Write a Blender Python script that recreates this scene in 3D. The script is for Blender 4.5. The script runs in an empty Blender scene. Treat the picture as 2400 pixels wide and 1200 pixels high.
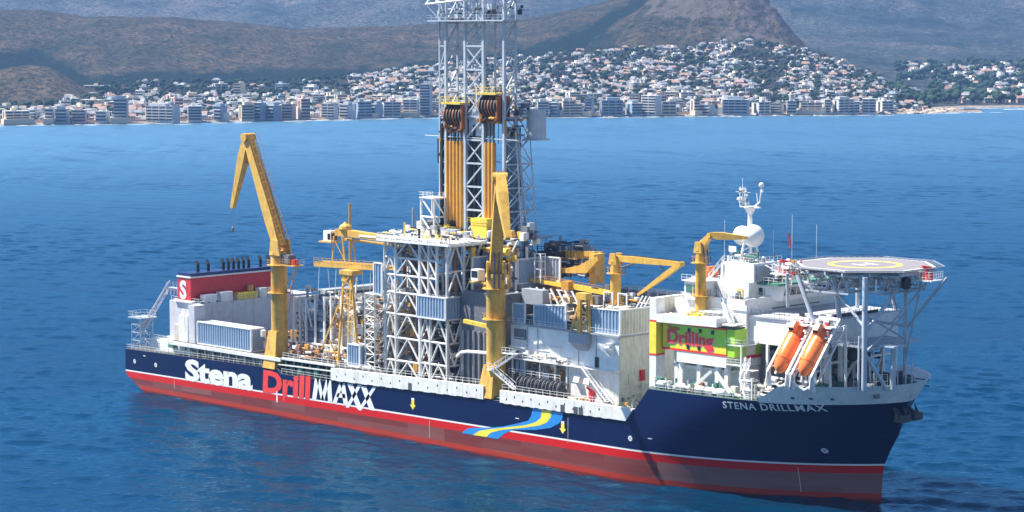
import bpy, bmesh, math, random
from mathutils import Vector, Matrix
random.seed(7)
PI = math.pi
sc = bpy.context.scene
C = sc.collection

# ------------------------------------------------------------------ camera, sky, sun, exposure
cam_d = bpy.data.cameras.new('camera'); cam = bpy.data.objects.new('camera', cam_d); C.objects.link(cam); sc.camera = cam
CAM = Vector((471.716, -351.629, 88.626)); YAW = -0.78952; PITCH = 0.0969; FPX = 5328.7
cam.location = CAM
cam.rotation_euler = (PI/2 - PITCH, 0, -YAW)
cam_d.sensor_width = 36; cam_d.lens = FPX/2400*36; cam_d.clip_start = 1; cam_d.clip_end = 40000
LD = Vector((2.5, 1.6, -4.5)).normalized()            # direction the sunlight travels
world = bpy.data.worlds.new('World'); sc.world = world; world.use_nodes = True
wn = world.node_tree.nodes; wl = world.node_tree.links
sky = wn.new('ShaderNodeTexSky'); sky.sky_type = 'NISHITA'; sky.sun_disc = False
sky.sun_elevation = math.asin(-LD.z); sky.sun_rotation = math.atan2(-LD.x, -LD.y) % (2*PI)
sky.air_density = 1.0; sky.dust_density = 0.0; sky.ozone_density = 6.0; sky.altitude = 50
wl.new(sky.outputs[0], wn['Background'].inputs[0]); wn['Background'].inputs[1].default_value = 0.066
sun_d = bpy.data.lights.new('sun', 'SUN'); sun = bpy.data.objects.new('sun', sun_d); C.objects.link(sun)
sun.rotation_euler = (-LD).to_track_quat('Z', 'Y').to_euler()
sun.location = (0, 0, 300)
sun_d.energy = 5.0; sun_d.angle = math.radians(0.5); sun_d.color = (1.0, 0.955, 0.88)
sc.view_settings.view_transform = 'Standard'; sc.view_settings.look = 'None'
sc.view_settings.exposure = 1.22; sc.view_settings.gamma = 1.0; sc.view_settings.use_curve_mapping = False
sc.cycles.volume_bounces = 0; sc.cycles.max_bounces = 6; sc.cycles.transparent_max_bounces = 6
sc.cycles.volume_step_rate = 10; sc.cycles.volume_max_steps = 64
sc.cycles.caustics_reflective = False; sc.cycles.caustics_refractive = False

# ------------------------------------------------------------------ materials
def lin(c): return tuple(c)+(1,)
def mat(name, col, rough=0.5, metal=0.0, dirt=0.0, dcol=(0.18,0.10,0.05), var=0.12, scale=0.6, bump=0.0, spec=0.5):
    m = bpy.data.materials.new(name); m.use_nodes = True; n = m.node_tree.nodes; l = m.node_tree.links
    b = n['Principled BSDF']; b.inputs['Roughness'].default_value = rough; b.inputs['Metallic'].default_value = metal
    b.inputs['Specular IOR Level'].default_value = spec
    geo = n.new('ShaderNodeNewGeometry')
    nz = n.new('ShaderNodeTexNoise'); nz.inputs['Scale'].default_value = scale; nz.inputs['Detail'].default_value = 5; nz.inputs['Roughness'].default_value = .65
    l.new(geo.outputs['Position'], nz.inputs['Vector'])
    mr = n.new('ShaderNodeMapRange'); mr.inputs[1].default_value = .3; mr.inputs[2].default_value = .7; mr.inputs[3].default_value = 1-var; mr.inputs[4].default_value = 1+var
    l.new(nz.outputs[0], mr.inputs[0])
    mul = n.new('ShaderNodeVectorMath'); mul.operation = 'SCALE'; mul.inputs[0].default_value = col; l.new(mr.outputs[0], mul.inputs['Scale'])
    out = mul.outputs[0]
    if dirt > 0:
        mp = n.new('ShaderNodeMapping'); mp.inputs['Scale'].default_value = (1.3, 1.3, .22); l.new(geo.outputs['Position'], mp.inputs[0])
        n2 = n.new('ShaderNodeTexNoise'); n2.inputs['Scale'].default_value = 1.1; n2.inputs['Detail'].default_value = 6; l.new(mp.outputs[0], n2.inputs['Vector'])
        r2 = n.new('ShaderNodeMapRange'); r2.inputs[1].default_value = .52; r2.inputs[2].default_value = .72; r2.inputs[3].default_value = 0; r2.inputs[4].default_value = dirt; l.new(n2.outputs[0], r2.inputs[0])
        mx = n.new('ShaderNodeMix'); mx.data_type = 'RGBA'; l.new(r2.outputs[0], mx.inputs[0]); l.new(out, mx.inputs[6]); mx.inputs[7].default_value = lin(dcol); out = mx.outputs[2]
    l.new(out, b.inputs['Base Color'])
    if bump > 0:
        bp = n.new('ShaderNodeBump'); bp.inputs['Strength'].default_value = bump; bp.inputs['Distance'].default_value = .1; l.new(nz.outputs[0], bp.inputs['Height']); l.new(bp.outputs[0], b.inputs['Normal'])
    return m
M = {}
M['white'] = mat('white_steel', (.78,.77,.74), .45, dirt=.45, dcol=(.36,.26,.17))
M['white2'] = mat('clean_white_paint', (.82,.82,.81), .4, dirt=.12)
M['dirty'] = mat('weathered_white', (.62,.58,.49), .6, dirt=.6, dcol=(.30,.21,.12))
M['cream'] = mat('cream_bounce_steel', (.66,.64,.56), .6, dirt=.4, dcol=(.30,.22,.12))  # on forward-facing walls the cream stands in for warm bounced light
M['rust'] = mat('rusty_steel', (.26,.13,.07), .8, dirt=.6, dcol=(.42,.36,.30), var=.35, scale=1.5)
M['yellow'] = mat('crane_yellow', (.70,.41,.07), .5, dirt=.7, dcol=(.36,.18,.05), var=.18)
M['yellow2'] = mat('bright_yellow', (.80,.56,.06), .5, dirt=.3, dcol=(.4,.2,.04))
M['orange'] = mat('ram_orange', (.60,.29,.04), .4, dirt=.3, dcol=(.30,.10,.02))
M['rustorange'] = mat('sheave_rust', (.34,.11,.03), .65, dirt=.5, dcol=(.10,.04,.02), var=.3, scale=1.2)
M['boat'] = mat('lifeboat_orange', (.95,.22,.04), .35, dirt=.3, dcol=(.45,.12,.04), scale=.4)
M['red'] = mat('red_paint', (.62,.02,.02), .4, dirt=.2, dcol=(.25,.02,.02))
M['panel'] = mat('corrugated_grey_blue', (.27,.37,.50), .5, dirt=.2, dcol=(.30,.30,.28))
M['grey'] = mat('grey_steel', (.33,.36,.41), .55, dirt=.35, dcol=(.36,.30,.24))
M['casing'] = mat('casing_paint', (.56,.56,.60), .6, dirt=.3, dcol=(.40,.36,.32))
M['derrick'] = mat('galvanised_steel', (.46,.51,.57), .45, metal=.0, dirt=.25, dcol=(.33,.28,.24))
M['dark'] = mat('dark_machinery', (.022,.024,.03), .6, var=.4, scale=1.5)
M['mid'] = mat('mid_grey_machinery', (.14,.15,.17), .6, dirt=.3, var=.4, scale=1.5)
M['green'] = mat('green_deck_paint', (.05,.20,.15), .6, dirt=.5, dcol=(.20,.17,.12))
M['deck'] = mat('deck_green_grey', (.07,.13,.11), .7, dirt=.5, dcol=(.25,.17,.10), var=.3)
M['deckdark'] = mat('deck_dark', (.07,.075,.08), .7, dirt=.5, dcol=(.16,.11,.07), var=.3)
M['navy'] = mat('navy_paint', (.008,.022,.11), .35)
M['lime'] = mat('lime_paint', (.50,.66,.03), .45, dirt=.1)
M['limeyellow'] = mat('sign_yellow', (.85,.72,.06), .45)
M['signgreen'] = mat('sign_green', (.40,.72,.05), .45)
M['signred'] = mat('sign_red', (.80,.035,.02), .45)
M['glass'] = mat('dark_glass', (.015,.02,.028), .08, spec=.8)
M['rubber'] = mat('black_rubber', (.015,.015,.016), .7)
M['skyblue'] = mat('flag_blue', (.02,.24,.62), .4)
M['helideck'] = mat('helideck_surface', (.21,.19,.205), .8, dirt=.4, dcol=(.25,.22,.20), scale=.3)
M['pipeblue'] = mat('pipe_dark_blue', (.13,.16,.23), .5, var=.3)
M['sheave'] = mat('sheave_steel', (.10,.075,.065), .5, var=.4)
M['doory'] = mat('cream_yellow_door', (.80,.62,.24), .5)

# ------------------------------------------------------------------ mesh helpers
OFF = {}
def root_off(p):
    return OFF.get(p.name, Vector((0,0,0))) if p else Vector((0,0,0))
def tag(o, label=None, cat=None, group=None, kind=None):
    if label: o['label'] = label
    if cat: o['category'] = cat
    if group: o['group'] = group
    if kind: o['kind'] = kind
    return o
def thing(name, label, cat, loc=(0,0,0), group=None):
    o = bpy.data.objects.new(name, None); C.objects.link(o); o.location = loc; o.empty_display_size = 1
    OFF[o.name] = Vector(loc)
    return tag(o, label, cat, group)
class MB:
    def __init__(s): s.v = []; s.f = []; s.mi = []; s.cur = 0
    def quad(s, *p):
        i = len(s.v); s.v += [tuple(q) for q in p]; s.f.append(tuple(range(i, i+len(p)))); s.mi.append(s.cur); return s
    def box(s, x0, x1, y0, y1, z0, z1):
        if x0 > x1: x0, x1 = x1, x0
        if y0 > y1: y0, y1 = y1, y0
        if z0 > z1: z0, z1 = z1, z0
        i = len(s.v); s.v += [(x0,y0,z0),(x1,y0,z0),(x1,y1,z0),(x0,y1,z0),(x0,y0,z1),(x1,y0,z1),(x1,y1,z1),(x0,y1,z1)]
        for f in ((0,3,2,1),(4,5,6,7),(0,1,5,4),(1,2,6,5),(2,3,7,6),(3,0,4,7)): s.f.append(tuple(i+k for k in f)); s.mi.append(s.cur)
        return s
    def hexa(s, b, t):      # 4 bottom points, 4 top points, counter-clockwise from above
        i = len(s.v); s.v += [tuple(q) for q in list(b)+list(t)]
        for f in ((0,3,2,1),(4,5,6,7),(0,1,5,4),(1,2,6,5),(2,3,7,6),(3,0,4,7)): s.f.append(tuple(i+k for k in f)); s.mi.append(s.cur)
        return s
    def tube(s, p0, p1, r0, r1=None, n=8, cap=True):
        if r1 is None: r1 = r0
        p0 = Vector(p0); p1 = Vector(p1); d = p1-p0
        if d.length < 1e-6: return s
        q = d.to_track_quat('Z', 'Y'); a = [q @ Vector((math.cos(2*PI*(k+.5)/n), math.sin(2*PI*(k+.5)/n), 0)) for k in range(n)]
        i = len(s.v); s.v += [tuple(p0+v*r0) for v in a]+[tuple(p1+v*r1) for v in a]
        for k in range(n): s.f.append((i+k, i+(k+1)%n, i+n+(k+1)%n, i+n+k)); s.mi.append(s.cur)
        if cap: s.f.append(tuple(i+n-1-k for k in range(n))); s.f.append(tuple(i+n+k for k in range(n))); s.mi += [s.cur]*2
        return s
    def beam(s, p0, p1, w, h=None):     # rectangular beam: w across, h upward
        h = h or w; p0 = Vector(p0); p1 = Vector(p1); d = (p1-p0).normalized()
        up = Vector((0,0,1)) if abs(d.z) < .95 else Vector((1,0,0))
        a = d.cross(up).normalized(); b = a.cross(d).normalized()
        c = [-a*w/2-b*h/2, a*w/2-b*h/2, a*w/2+b*h/2, -a*w/2+b*h/2]
        i = len(s.v); s.v += [tuple(p0+k) for k in c]+[tuple(p1+k) for k in c]
        for f in ((0,3,2,1),(4,5,6,7),(0,1,5,4),(1,2,6,5),(2,3,7,6),(3,0,4,7)): s.f.append(tuple(i+k for k in f)); s.mi.append(s.cur)
        return s
    def path(s, pts, r, n=6):
        for a, b in zip(pts, pts[1:]): s.tube(a, b, r, n=n)
        return s
    def lathe(s, prof, c, axis='z', n=16):   # prof: (r, h)
        i = len(s.v); m = len(prof)
        for r, h in prof:
            for k in range(n):
                a = 2*PI*k/n; x, y = r*math.cos(a), r*math.sin(a)
                p = {'z': (x, y, h), 'x': (h, x, y), 'y': (y, h, x)}[axis]; s.v.append((c[0]+p[0], c[1]+p[1], c[2]+p[2]))
        for j in range(m-1):
            for k in range(n): s.f.append((i+j*n+k, i+j*n+(k+1)%n, i+(j+1)*n+(k+1)%n, i+(j+1)*n+k)); s.mi.append(s.cur)
        return s
    def rail(s, pts, h=1.1, step=2.0, r=.045, rails=2):
        for a, b in zip(pts, pts[1:]):
            a = Vector(a); b = Vector(b); L = (b-a).length; k = max(1, round(L/step))
            for j in range(rails): z = h*(j+1)/rails; s.tube(a+Vector((0,0,z)), b+Vector((0,0,z)), r, n=4, cap=False)
            for q in range(k+1): p = a.lerp(b, q/k); s.tube(p, p+Vector((0,0,h)), r, n=4, cap=False)
        return s
    def build(s, name, m, parent=None, label=None, kind=None, smooth=False, cat=None, group=None):
        me = bpy.data.meshes.new(name); off = root_off(parent)
        me.from_pydata([(x-off.x, y-off.y, z-off.z) for x, y, z in s.v], [], s.f)
        ms = m if isinstance(m, (list, tuple)) else [m]
        for q in ms: me.materials.append(M[q] if isinstance(q, str) else q)
        if len(ms) > 1: me.polygons.foreach_set('material_index', s.mi)
        if smooth:
            me.polygons.foreach_set('use_smooth', [True]*len(me.polygons))
            me.set_sharp_from_angle(angle=math.radians(35))
        me.update()
        o = bpy.data.objects.new(name, me); C.objects.link(o); o.parent = parent; OFF[o.name] = off
        return tag(o, label, cat, group, kind)
_u = {}
def unit(m, n=6, kind='cyl'):
    k = (m, n, kind)
    if k not in _u:
        b = MB()
        if kind == 'cyl': b.tube((0,0,0), (0,0,1), 1, n=n)
        else: b.box(-.5,.5,-.5,.5,0,1)
        me = bpy.data.meshes.new('strut_'+kind); me.from_pydata(b.v, [], b.f); me.materials.append(M[m]); 
        if kind == 'cyl': me.polygons.foreach_set('use_smooth', [len(p.vertices) == 4 for p in me.polygons])
        me.update(); _u[k] = me
    return _u[k]
def strut(name, p0, p1, r, m, parent, kind='cyl', r2=None, n=6):
    p0 = Vector(p0); p1 = Vector(p1); d = p1-p0; off = root_off(parent)
    o = bpy.data.objects.new(name, unit(m, n, kind)); C.objects.link(o); o.parent = parent
    o.location = p0-off; o.rotation_mode = 'QUATERNION'; o.rotation_quaternion = d.to_track_quat('Z', 'Y')
    o.scale = (r, r2 or r, d.length); OFF[o.name] = off
    return o
def dup(o, loc, name=None, label=None):     # copy of a thing whose parts share meshes
    def rec(s, parent):
        c = s.copy(); C.objects.link(c); c.parent = parent
        for ch in [q for q in ALLCH.get(s.name, s.children)]: rec(ch, c)
        return c
    c = rec(o, o.parent); c.location = loc; OFF[c.name] = Vector(loc)
    if label: c['label'] = label
    return c
ALLCH = {}
def textmesh(txt, size, name, m, parent, mtx, bold=0.02, extrude=.02, space=1.0, xs=1.0, shear=0.0, label=None):
    cu = bpy.data.curves.new('lettering', 'FONT'); cu.body = txt; cu.size = size; cu.offset = bold; cu.extrude = extrude; cu.space_character = space; cu.shear = shear; cu.resolution_u = 3
    t = bpy.data.objects.new('tmp', cu); C.objects.link(t)
    dg = bpy.context.evaluated_depsgraph_get(); me = bpy.data.meshes.new_from_object(t.evaluated_get(dg)); bpy.data.objects.remove(t)
    me.transform(Matrix.Diagonal((xs,1,1,1))); me.transform(mtx); off = root_off(parent); me.transform(Matrix.Translation(-off))
    me.materials.clear(); me.materials.append(M[m]); o = bpy.data.objects.new(name, me); C.objects.link(o); o.parent = parent; OFF[o.name] = off
    return tag(o, label)
def side_mtx(x, y, z, tilt=0.0):     # text on a starboard face reading forward (+x), facing -y
    return Matrix.Translation((x, y, z)) @ Matrix.Rotation(-tilt, 4, 'Y') @ Matrix.Rotation(PI/2, 4, 'X')
# ------------------------------------------------------------------ land frame: u to the right of the view, v away from the viewpoint
FWD = Vector((math.sin(YAW), math.cos(YAW), 0)); RGT = Vector((math.cos(YAW), -math.sin(YAW), 0))
TP = math.tan(PITCH); HY = 600 - FPX*TP
def ground_pt(u, v, z): return Vector((CAM.x, CAM.y, 0)) + RGT*u + FWD*v + Vector((0,0,z))
def interp(tab, x):
    if x <= tab[0][0]: return tab[0][1]
    for (a, p), (b, q) in zip(tab, tab[1:]):
        if x <= b: t = (x-a)/(b-a); return p+(q-p)*t
    return tab[-1][1]
from mathutils import noise as mnoise
def fbm(x, y, o=5, z=0.0):
    s = 0; a = 1; t = 0
    for k in range(o): s += a*mnoise.noise(Vector((x, y, z+k*7.3))); t += a; a *= .5; x *= 2.03; y *= 2.03
    return s/t
def sm(t): t = max(0, min(1, t)); return t*t*(3-2*t)
def zof(y, v): return CAM.z - (y-HY)*v/FPX     # height seen at photo row y at distance v
def uof(px, v): return (px-1200)/FPX*v

# water
def water_mat():
    m = bpy.data.materials.new('sea_water'); m.use_nodes = True; n = m.node_tree.nodes; l = m.node_tree.links
    n.remove(n['Principled BSDF']); gl = n.new('ShaderNodeBsdfGlossy'); df = n.new('ShaderNodeBsdfDiffuse'); fr = n.new('ShaderNodeFresnel'); mxs = n.new('ShaderNodeMixShader')
    fr.inputs['IOR'].default_value = 1.46; gl.inputs['Color'].default_value = (.42,.76,.93,1)      # blue tint put into the reflection, to cut the red of what it mirrors
    l.new(fr.outputs[0], mxs.inputs[0]); l.new(df.outputs[0], mxs.inputs[1]); l.new(gl.outputs[0], mxs.inputs[2]); l.new(mxs.outputs[0], n['Material Output'].inputs['Surface'])
    geo = n.new('ShaderNodeNewGeometry')
    du = n.new('ShaderNodeVectorMath'); du.operation = 'DOT_PRODUCT'; du.inputs[1].default_value = RGT; l.new(geo.outputs['Position'], du.inputs[0])
    dv = n.new('ShaderNodeVectorMath'); dv.operation = 'DOT_PRODUCT'; dv.inputs[1].default_value = FWD; l.new(geo.outputs['Position'], dv.inputs[0])
    uv = n.new('ShaderNodeCombineXYZ'); l.new(du.outputs['Value'], uv.inputs[0]); l.new(dv.outputs['Value'], uv.inputs[1])
    def nz(scale, sx, sy, rot, det, seed, rg=.6):      # crests run across the view: sx < sy
        m1 = n.new('ShaderNodeMapping'); m1.inputs['Rotation'].default_value = (0,0,rot); l.new(uv.outputs[0], m1.inputs[0])
        mp = n.new('ShaderNodeMapping'); mp.inputs['Scale'].default_value = (sx, sy, 1); mp.inputs['Location'].default_value = (seed, seed*1.7, 0)
        l.new(m1.outputs[0], mp.inputs[0]); t = n.new('ShaderNodeTexNoise'); t.inputs['Scale'].default_value = scale; t.inputs['Detail'].default_value = det; t.inputs['Roughness'].default_value = rg
        l.new(mp.outputs[0], t.inputs['Vector']); return t.outputs[0]
    w1 = nz(.03, .6, 1.5, .25, 3, 3); w2 = nz(.12, .55, 1.3, -.12, 6, 9, .62)
    w3 = nz(.9, .7, 1.2, .1, 4, 5)
    def mth(op, a, bb):
        q = n.new('ShaderNodeMath'); q.operation = op
        for i, s in enumerate((a, bb)):
            if isinstance(s, (int, float)): q.inputs[i].default_value = s
            else: l.new(s, q.inputs[i])
        return q.outputs[0]
    h = mth('ADD', mth('ADD', mth('MULTIPLY', w1, .0), mth('MULTIPLY', w2, .4)), mth('MULTIPLY', w3, .20))
    bp = n.new('ShaderNodeBump'); bp.inputs['Strength'].default_value = 1.0; bp.inputs['Distance'].default_value = WAVE; l.new(h, bp.inputs['Height']); [l.new(bp.outputs[0], q.inputs['Normal']) for q in (gl, df, fr)]
    dist = n.new('ShaderNodeVectorMath'); dist.operation = 'DISTANCE'; l.new(geo.outputs['Position'], dist.inputs[0]); dist.inputs[1].default_value = (CAM.x, CAM.y, 0)
    rr = n.new('ShaderNodeMapRange'); rr.inputs[1].default_value = 450; rr.inputs[2].default_value = 1800; rr.inputs[3].default_value = .07; rr.inputs[4].default_value = .34; l.new(dist.outputs['Value'], rr.inputs[0]); l.new(rr.outputs[0], gl.inputs['Roughness'])
    big = nz(.004, 1, 2.5, .1, 4, 21)
    cr = n.new('ShaderNodeValToRGB'); cr.color_ramp.elements[0].position = .3; cr.color_ramp.elements[0].color = (.000,.018,.045,1); cr.color_ramp.elements[1].position = .75; cr.color_ramp.elements[1].color = (.0005,.030,.075,1)
    l.new(big, cr.inputs[0]); l.new(cr.outputs[0], df.inputs['Color'])
    return m
WAVE = 1.0
import numpy as np
WM = water_mat()
b = MB()
b.quad(ground_pt(-3500,-600,-1.2), ground_pt(3500,-600,-1.2), ground_pt(6000,7500,-1.2), ground_pt(-6000,7500,-1.2))
b.build('sea', WM, kind='structure', label='open blue sea around the bay')
def wave_patch():     # real wind waves, finer close to the viewer
    NC, NR = 720, 1400; v = 380*np.exp(np.linspace(0, math.log(2860/380), NR)); px = np.linspace(-160, 2560, NC)
    V, P = np.meshgrid(v, px, indexing='ij'); U = (P-1200)/FPX*V; Zh = np.zeros_like(V); rs = np.random.RandomState(5); cell = V*.0016
    shore = np.interp(px, [q[0] for q in SH]+[2400, 2800], [CAM.z*FPX/(q[1]-HY) for q in SH]+[CAM.z*FPX/(251-HY), CAM.z*FPX/(250-HY)])
    damp = np.clip((shore[None,:]-V-15)/120, .06, 1)
    for k in range(64):
        lam = 1.6*(26/1.6)**rs.rand(); th = rs.randn()*.55+.25; kx, ky = 2*PI/lam*math.sin(th), 2*PI/lam*math.cos(th); a = SLOPE*lam/(2*PI)*(.6+.8*rs.rand())*(1 if lam < 9 else .55)
        gate = np.clip((lam/cell-2.2)/2.5, 0, 1); warp = 1.2*np.sin(U/37+k)+1.2*np.sin(V/53+2*k)
        ph = kx*U+ky*V+rs.rand()*6.28+warp; Zh += a*gate*(np.sin(ph)+.22*np.cos(2*ph))
    gust = .75+.35*np.sin(U/160+V/210+1)*np.sin(V/90-U/300)+.12*np.sin(V/31+U/55); Zh *= damp*gust
    c0 = np.array(CAM[:2]); X = c0[0]+RGT.x*U+FWD.x*V; Y = c0[1]+RGT.y*U+FWD.y*V
    co = np.stack([X, Y, Zh], -1).reshape(-1, 3).astype(np.float32)
    i = (np.arange(NR-1)[:,None]*NC+np.arange(NC-1)[None,:]).reshape(-1); f = np.stack([i, i+1, i+NC+1, i+NC], 1).astype(np.int32)
    me = bpy.data.meshes.new('sea'); me.vertices.add(len(co)); me.vertices.foreach_set('co', co.ravel()); me.loops.add(f.size); me.loops.foreach_set('vertex_index', f.ravel())
    me.polygons.add(len(f)); me.polygons.foreach_set('loop_start', np.arange(0, f.size, 4, dtype=np.int32)); me.polygons.foreach_set('use_smooth', np.ones(len(f), dtype=bool)); me.update(calc_edges=True)
    me.materials.append(WM); o = bpy.data.objects.new('sea', me); C.objects.link(o); tag(o, 'rippled blue sea between the viewer and the coast', kind='structure')

# hills: one sheet per ridge. columns by bearing, rows by distance
def hill_mat(name, cols, rock=0.0, sc_=.012):
    m = bpy.data.materials.new(name); m.use_nodes = True; n = m.node_tree.nodes; l = m.node_tree.links
    b = n['Principled BSDF']; b.inputs['Roughness'].default_value = .95; b.inputs['Specular IOR Level'].default_value = .1
    geo = n.new('ShaderNodeNewGeometry')
    t = n.new('ShaderNodeTexNoise'); t.inputs['Scale'].default_value = sc_; t.inputs['Detail'].default_value = 9; t.inputs['Roughness'].default_value = .68; l.new(geo.outputs['Position'], t.inputs['Vector'])
    cr = n.new('ShaderNodeValToRGB'); e = cr.color_ramp.elements; e[0].position = .36; e[0].color = lin(cols[0]); e[1].position = .66; e[1].color = lin(cols[2]); k = e.new(.5); k.color = lin(cols[1])
    l.new(t.outputs[0], cr.inputs[0])
    t2 = n.new('ShaderNodeTexNoise'); t2.inputs['Scale'].default_value = .11; t2.inputs['Detail'].default_value = 5; t2.inputs['Roughness'].default_value = .7; l.new(geo.outputs['Position'], t2.inputs['Vector'])
    mr = n.new('ShaderNodeMapRange'); mr.inputs[1].default_value = .46; mr.inputs[2].default_value = .58; mr.inputs[3].default_value = 0; mr.inputs[4].default_value = .88; l.new(t2.outputs[0], mr.inputs[0])
    mx = n.new('ShaderNodeMix'); mx.data_type = 'RGBA'; l.new(mr.outputs[0], mx.inputs[0]); l.new(cr.outputs[0], mx.inputs[6]); mx.inputs[7].default_value = (.014,.028,.016,1)
    at = n.new('ShaderNodeAttribute'); at.attribute_name = 'cover'        # r: scrub and trees, g: bare rock, b: sand
    sp = n.new('ShaderNodeSeparateColor'); l.new(at.outputs['Color'], sp.inputs[0])
    t3 = n.new('ShaderNodeTexNoise'); t3.inputs['Scale'].default_value = .05; t3.inputs['Detail'].default_value = 6; t3.inputs['Roughness'].default_value = .75; l.new(geo.outputs['Position'], t3.inputs['Vector'])
    def over(prev, fac, col, lo=.35, hi=.6):
        a = n.new('ShaderNodeMath'); a.operation = 'ADD'; l.new(fac, a.inputs[0]); l.new(t3.outputs[0], a.inputs[1])
        r = n.new('ShaderNodeMapRange'); r.inputs[1].default_value = .5+lo; r.inputs[2].default_value = .5+hi; l.new(a.outputs[0], r.inputs[0])
        q = n.new('ShaderNodeMix'); q.data_type = 'RGBA'; l.new(r.outputs[0], q.inputs[0]); l.new(prev, q.inputs[6]); 
        if isinstance(col, tuple): q.inputs[7].default_value = col
        else: l.new(col, q.inputs[7])
        return q.outputs[2]
    o = over(mx.outputs[2], sp.outputs[0], (.010,.026,.016,1), .12, .42)
    o = over(o, sp.outputs[1], (.17,.14,.12,1), .14, .4)
    o = over(o, sp.outputs[2], (.50,.42,.33,1), .2, .4)
    l.new(o, b.inputs['Base Color'])
    bp = n.new('ShaderNodeBump'); bp.inputs['Strength'].default_value = 1.0; bp.inputs['Distance'].default_value = 22; l.new(t2.outputs[0], bp.inputs['Height']); l.new(bp.outputs[0], b.inputs['Normal'])
    return m
HM = hill_mat('fynbos_slope', ((.046,.062,.030),(.118,.092,.056),(.21,.155,.100)))
HM2 = hill_mat('haze_lightened_slope', ((.035,.062,.068),(.125,.145,.140),(.24,.215,.20)), sc_=.004)  # ramp colours lightened to add haze to the far slopes
def sheet(name, px0, px1, nc, v0f, v1f, nr, zf, mt, label, cover=None):
    vs = []; fs = []; cs = []
    for i in range(nc+1):
        px = px0+(px1-px0)*i/nc; a = v0f(px); c = v1f(px)
        for j in range(nr+1):
            t = j/nr; v = a+(c-a)*t; u = uof(px, v); z = zf(px, v, t); vs.append(tuple(ground_pt(u, v, z)))
            cs.append(cover(px, v, t, z) if cover else (0,0,0))
    for i in range(nc):
        for j in range(nr): k = i*(nr+1)+j; fs.append((k, k+nr+1, k+nr+2, k+1))
    me = bpy.data.meshes.new(name); me.from_pydata(vs, [], fs); me.materials.append(mt)
    at = me.color_attributes.new('cover', 'FLOAT_COLOR', 'POINT'); at.data.foreach_set('color', [q for c in cs for q in (*c, 1)])
    me.polygons.foreach_set('use_smooth', [True]*len(fs)); me.update()
    o = bpy.data.objects.new(name, me); C.objects.link(o); tag(o, label, kind='structure'); return o
SH = [(-400,296),(0,292.5),(400,288),(700,281.5),(1000,274),(1200,275),(1700,271),(2040,268),(2180,263.5),(2300,262)]
TT = [(-400,222),(0,218),(180,208),(300,196),(560,195),(700,192),(850,178),(900,170),(1000,160),(1080,150),(1200,138),(1400,124),(1500,118),(1600,113),(1750,102),(1850,112),(1950,140),(2050,182),(2100,208),(2150,238),(2220,256),(2300,260)]
def v_sh(px): return (CAM.z)*FPX/(interp(SH, px)-HY)
def town_z(px, v):     # ground of the coastal town
    v0 = v_sh(px); yt = interp(TT, px); v1 = v0+750; z1 = zof(yt, v1)
    t = (v-v0)/(v1-v0); base = 2.2*sm((v-v0)/12)
    return base + (z1-2.2)*max(0, t)**1.5 if t > 0 else -3.0*min(1, -t*40)
SLOPE = .037
wave_patch()
CB = [(-400,15),(0,20),(100,22),(200,36),(300,40),(400,38),(500,46),(600,56),(700,68),(800,62),(1000,54),(1200,44),(1300,30),(1400,8),(1500,-25),(1650,-60),(1800,-40)]
CC = [(1120,200),(1180,152),(1250,132),(1300,118),(1360,96),(1420,62),(1480,30),(1530,-8),(1640,-50),(1760,-22),(1815,22),(1860,78),(1900,116),(2000,162),(2100,206),(2180,250),(2300,258)]
def zB(px, v, t):
    v0 = v_sh(px); va = v0+730; vb = v0+1500
    if v <= va: return town_z(px, v)-2
    za = town_z(px, va)-2; zc = zof(interp(CB, px)+3*fbm(px*.01, 3), vb)
    s = (v-va)/(vb-va); u = uof(px, v)
    if s <= 1: h = za+(zc-za)*(.55*s+.45*sm(s))
    else: h = zc-(s-1)*(zc*.6)
    g = min(1, s*3)
    return h + g*(26*fbm(u*.004, v*.0012, 4)*(1 if s < 1 else .5)+14*fbm(u*.012, v*.003, 3, 5)-22*abs(fbm(u*.009, v*.0016, 3, 15))+5*fbm(u*.05, v*.03, 3, 6))*max(0, 1-.8*max(0, s-.0)**3)
def covB(px, v, t, z):
    v0 = v_sh(px); s = (v-v0-730)/770
    a = .42*(1-sm(abs(s-.02)/.33)) if s > -.1 else .12
    a += .22*fbm(px*.012, v*.004, 4, 9)
    row = HY+(CAM.z-z)*FPX/v; nn = 14*fbm(px*.02, 5)+6*fbm(px*.08, 9)
    a = .10+.20*fbm(px*.012, v*.004, 4, 9)
    if px > 1170: d = interp(CC, px)-row; a += (.62+.5*fbm(px*.05, row*.12, 3, 44))*(1-sm((d-6+nn*.8)/interp([(1180,38),(1300,34),(1400,30),(1500,44)], px))) if d > -20 else .3   # wooded gully behind the nearer shoulder
    else:
        d = interp([(-400,150),(0,150),(80,140),(150,170),(200,200),(300,195),(560,194),(700,190),(850,178),(900,176),(1000,160),(1100,148),(1200,138)], px)-row
        a += (.62+.6*fbm(px*.05, row*.12, 3, 45))*(1-sm((d-4+nn)/interp([(0,34),(250,34),(700,40),(1000,22),(1200,24)], px)))
        g = abs(px-905-nn*2); a -= .5*(1-sm(g/40)) if d < 30 else 0
    return (max(0, a), 0, 0)
sheet('hill_long_ridge', -400, 1800, 440, lambda p: v_sh(p)+500, lambda p: v_sh(p)+2300, 130, zB, HM, 'long brown scrub ridge behind the seaside town', covB)
def zA(px, v, t):
    v0 = v_sh(px); y = interp([(-400,210),(-200,185),(0,163),(40,154),(80,152),(120,157),(160,180),(200,204),(240,215)], px)
    vb = v0+560; za = town_z(px, v0+300); zc = zof(y, vb); s = (v-v0-300)/260
    return (za-3+(zc-za+3)*sm(s) if s < 1 else zc-(s-1)*60)+1.5*fbm(uof(px, v)*.02, v*.02, 3)
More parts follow.
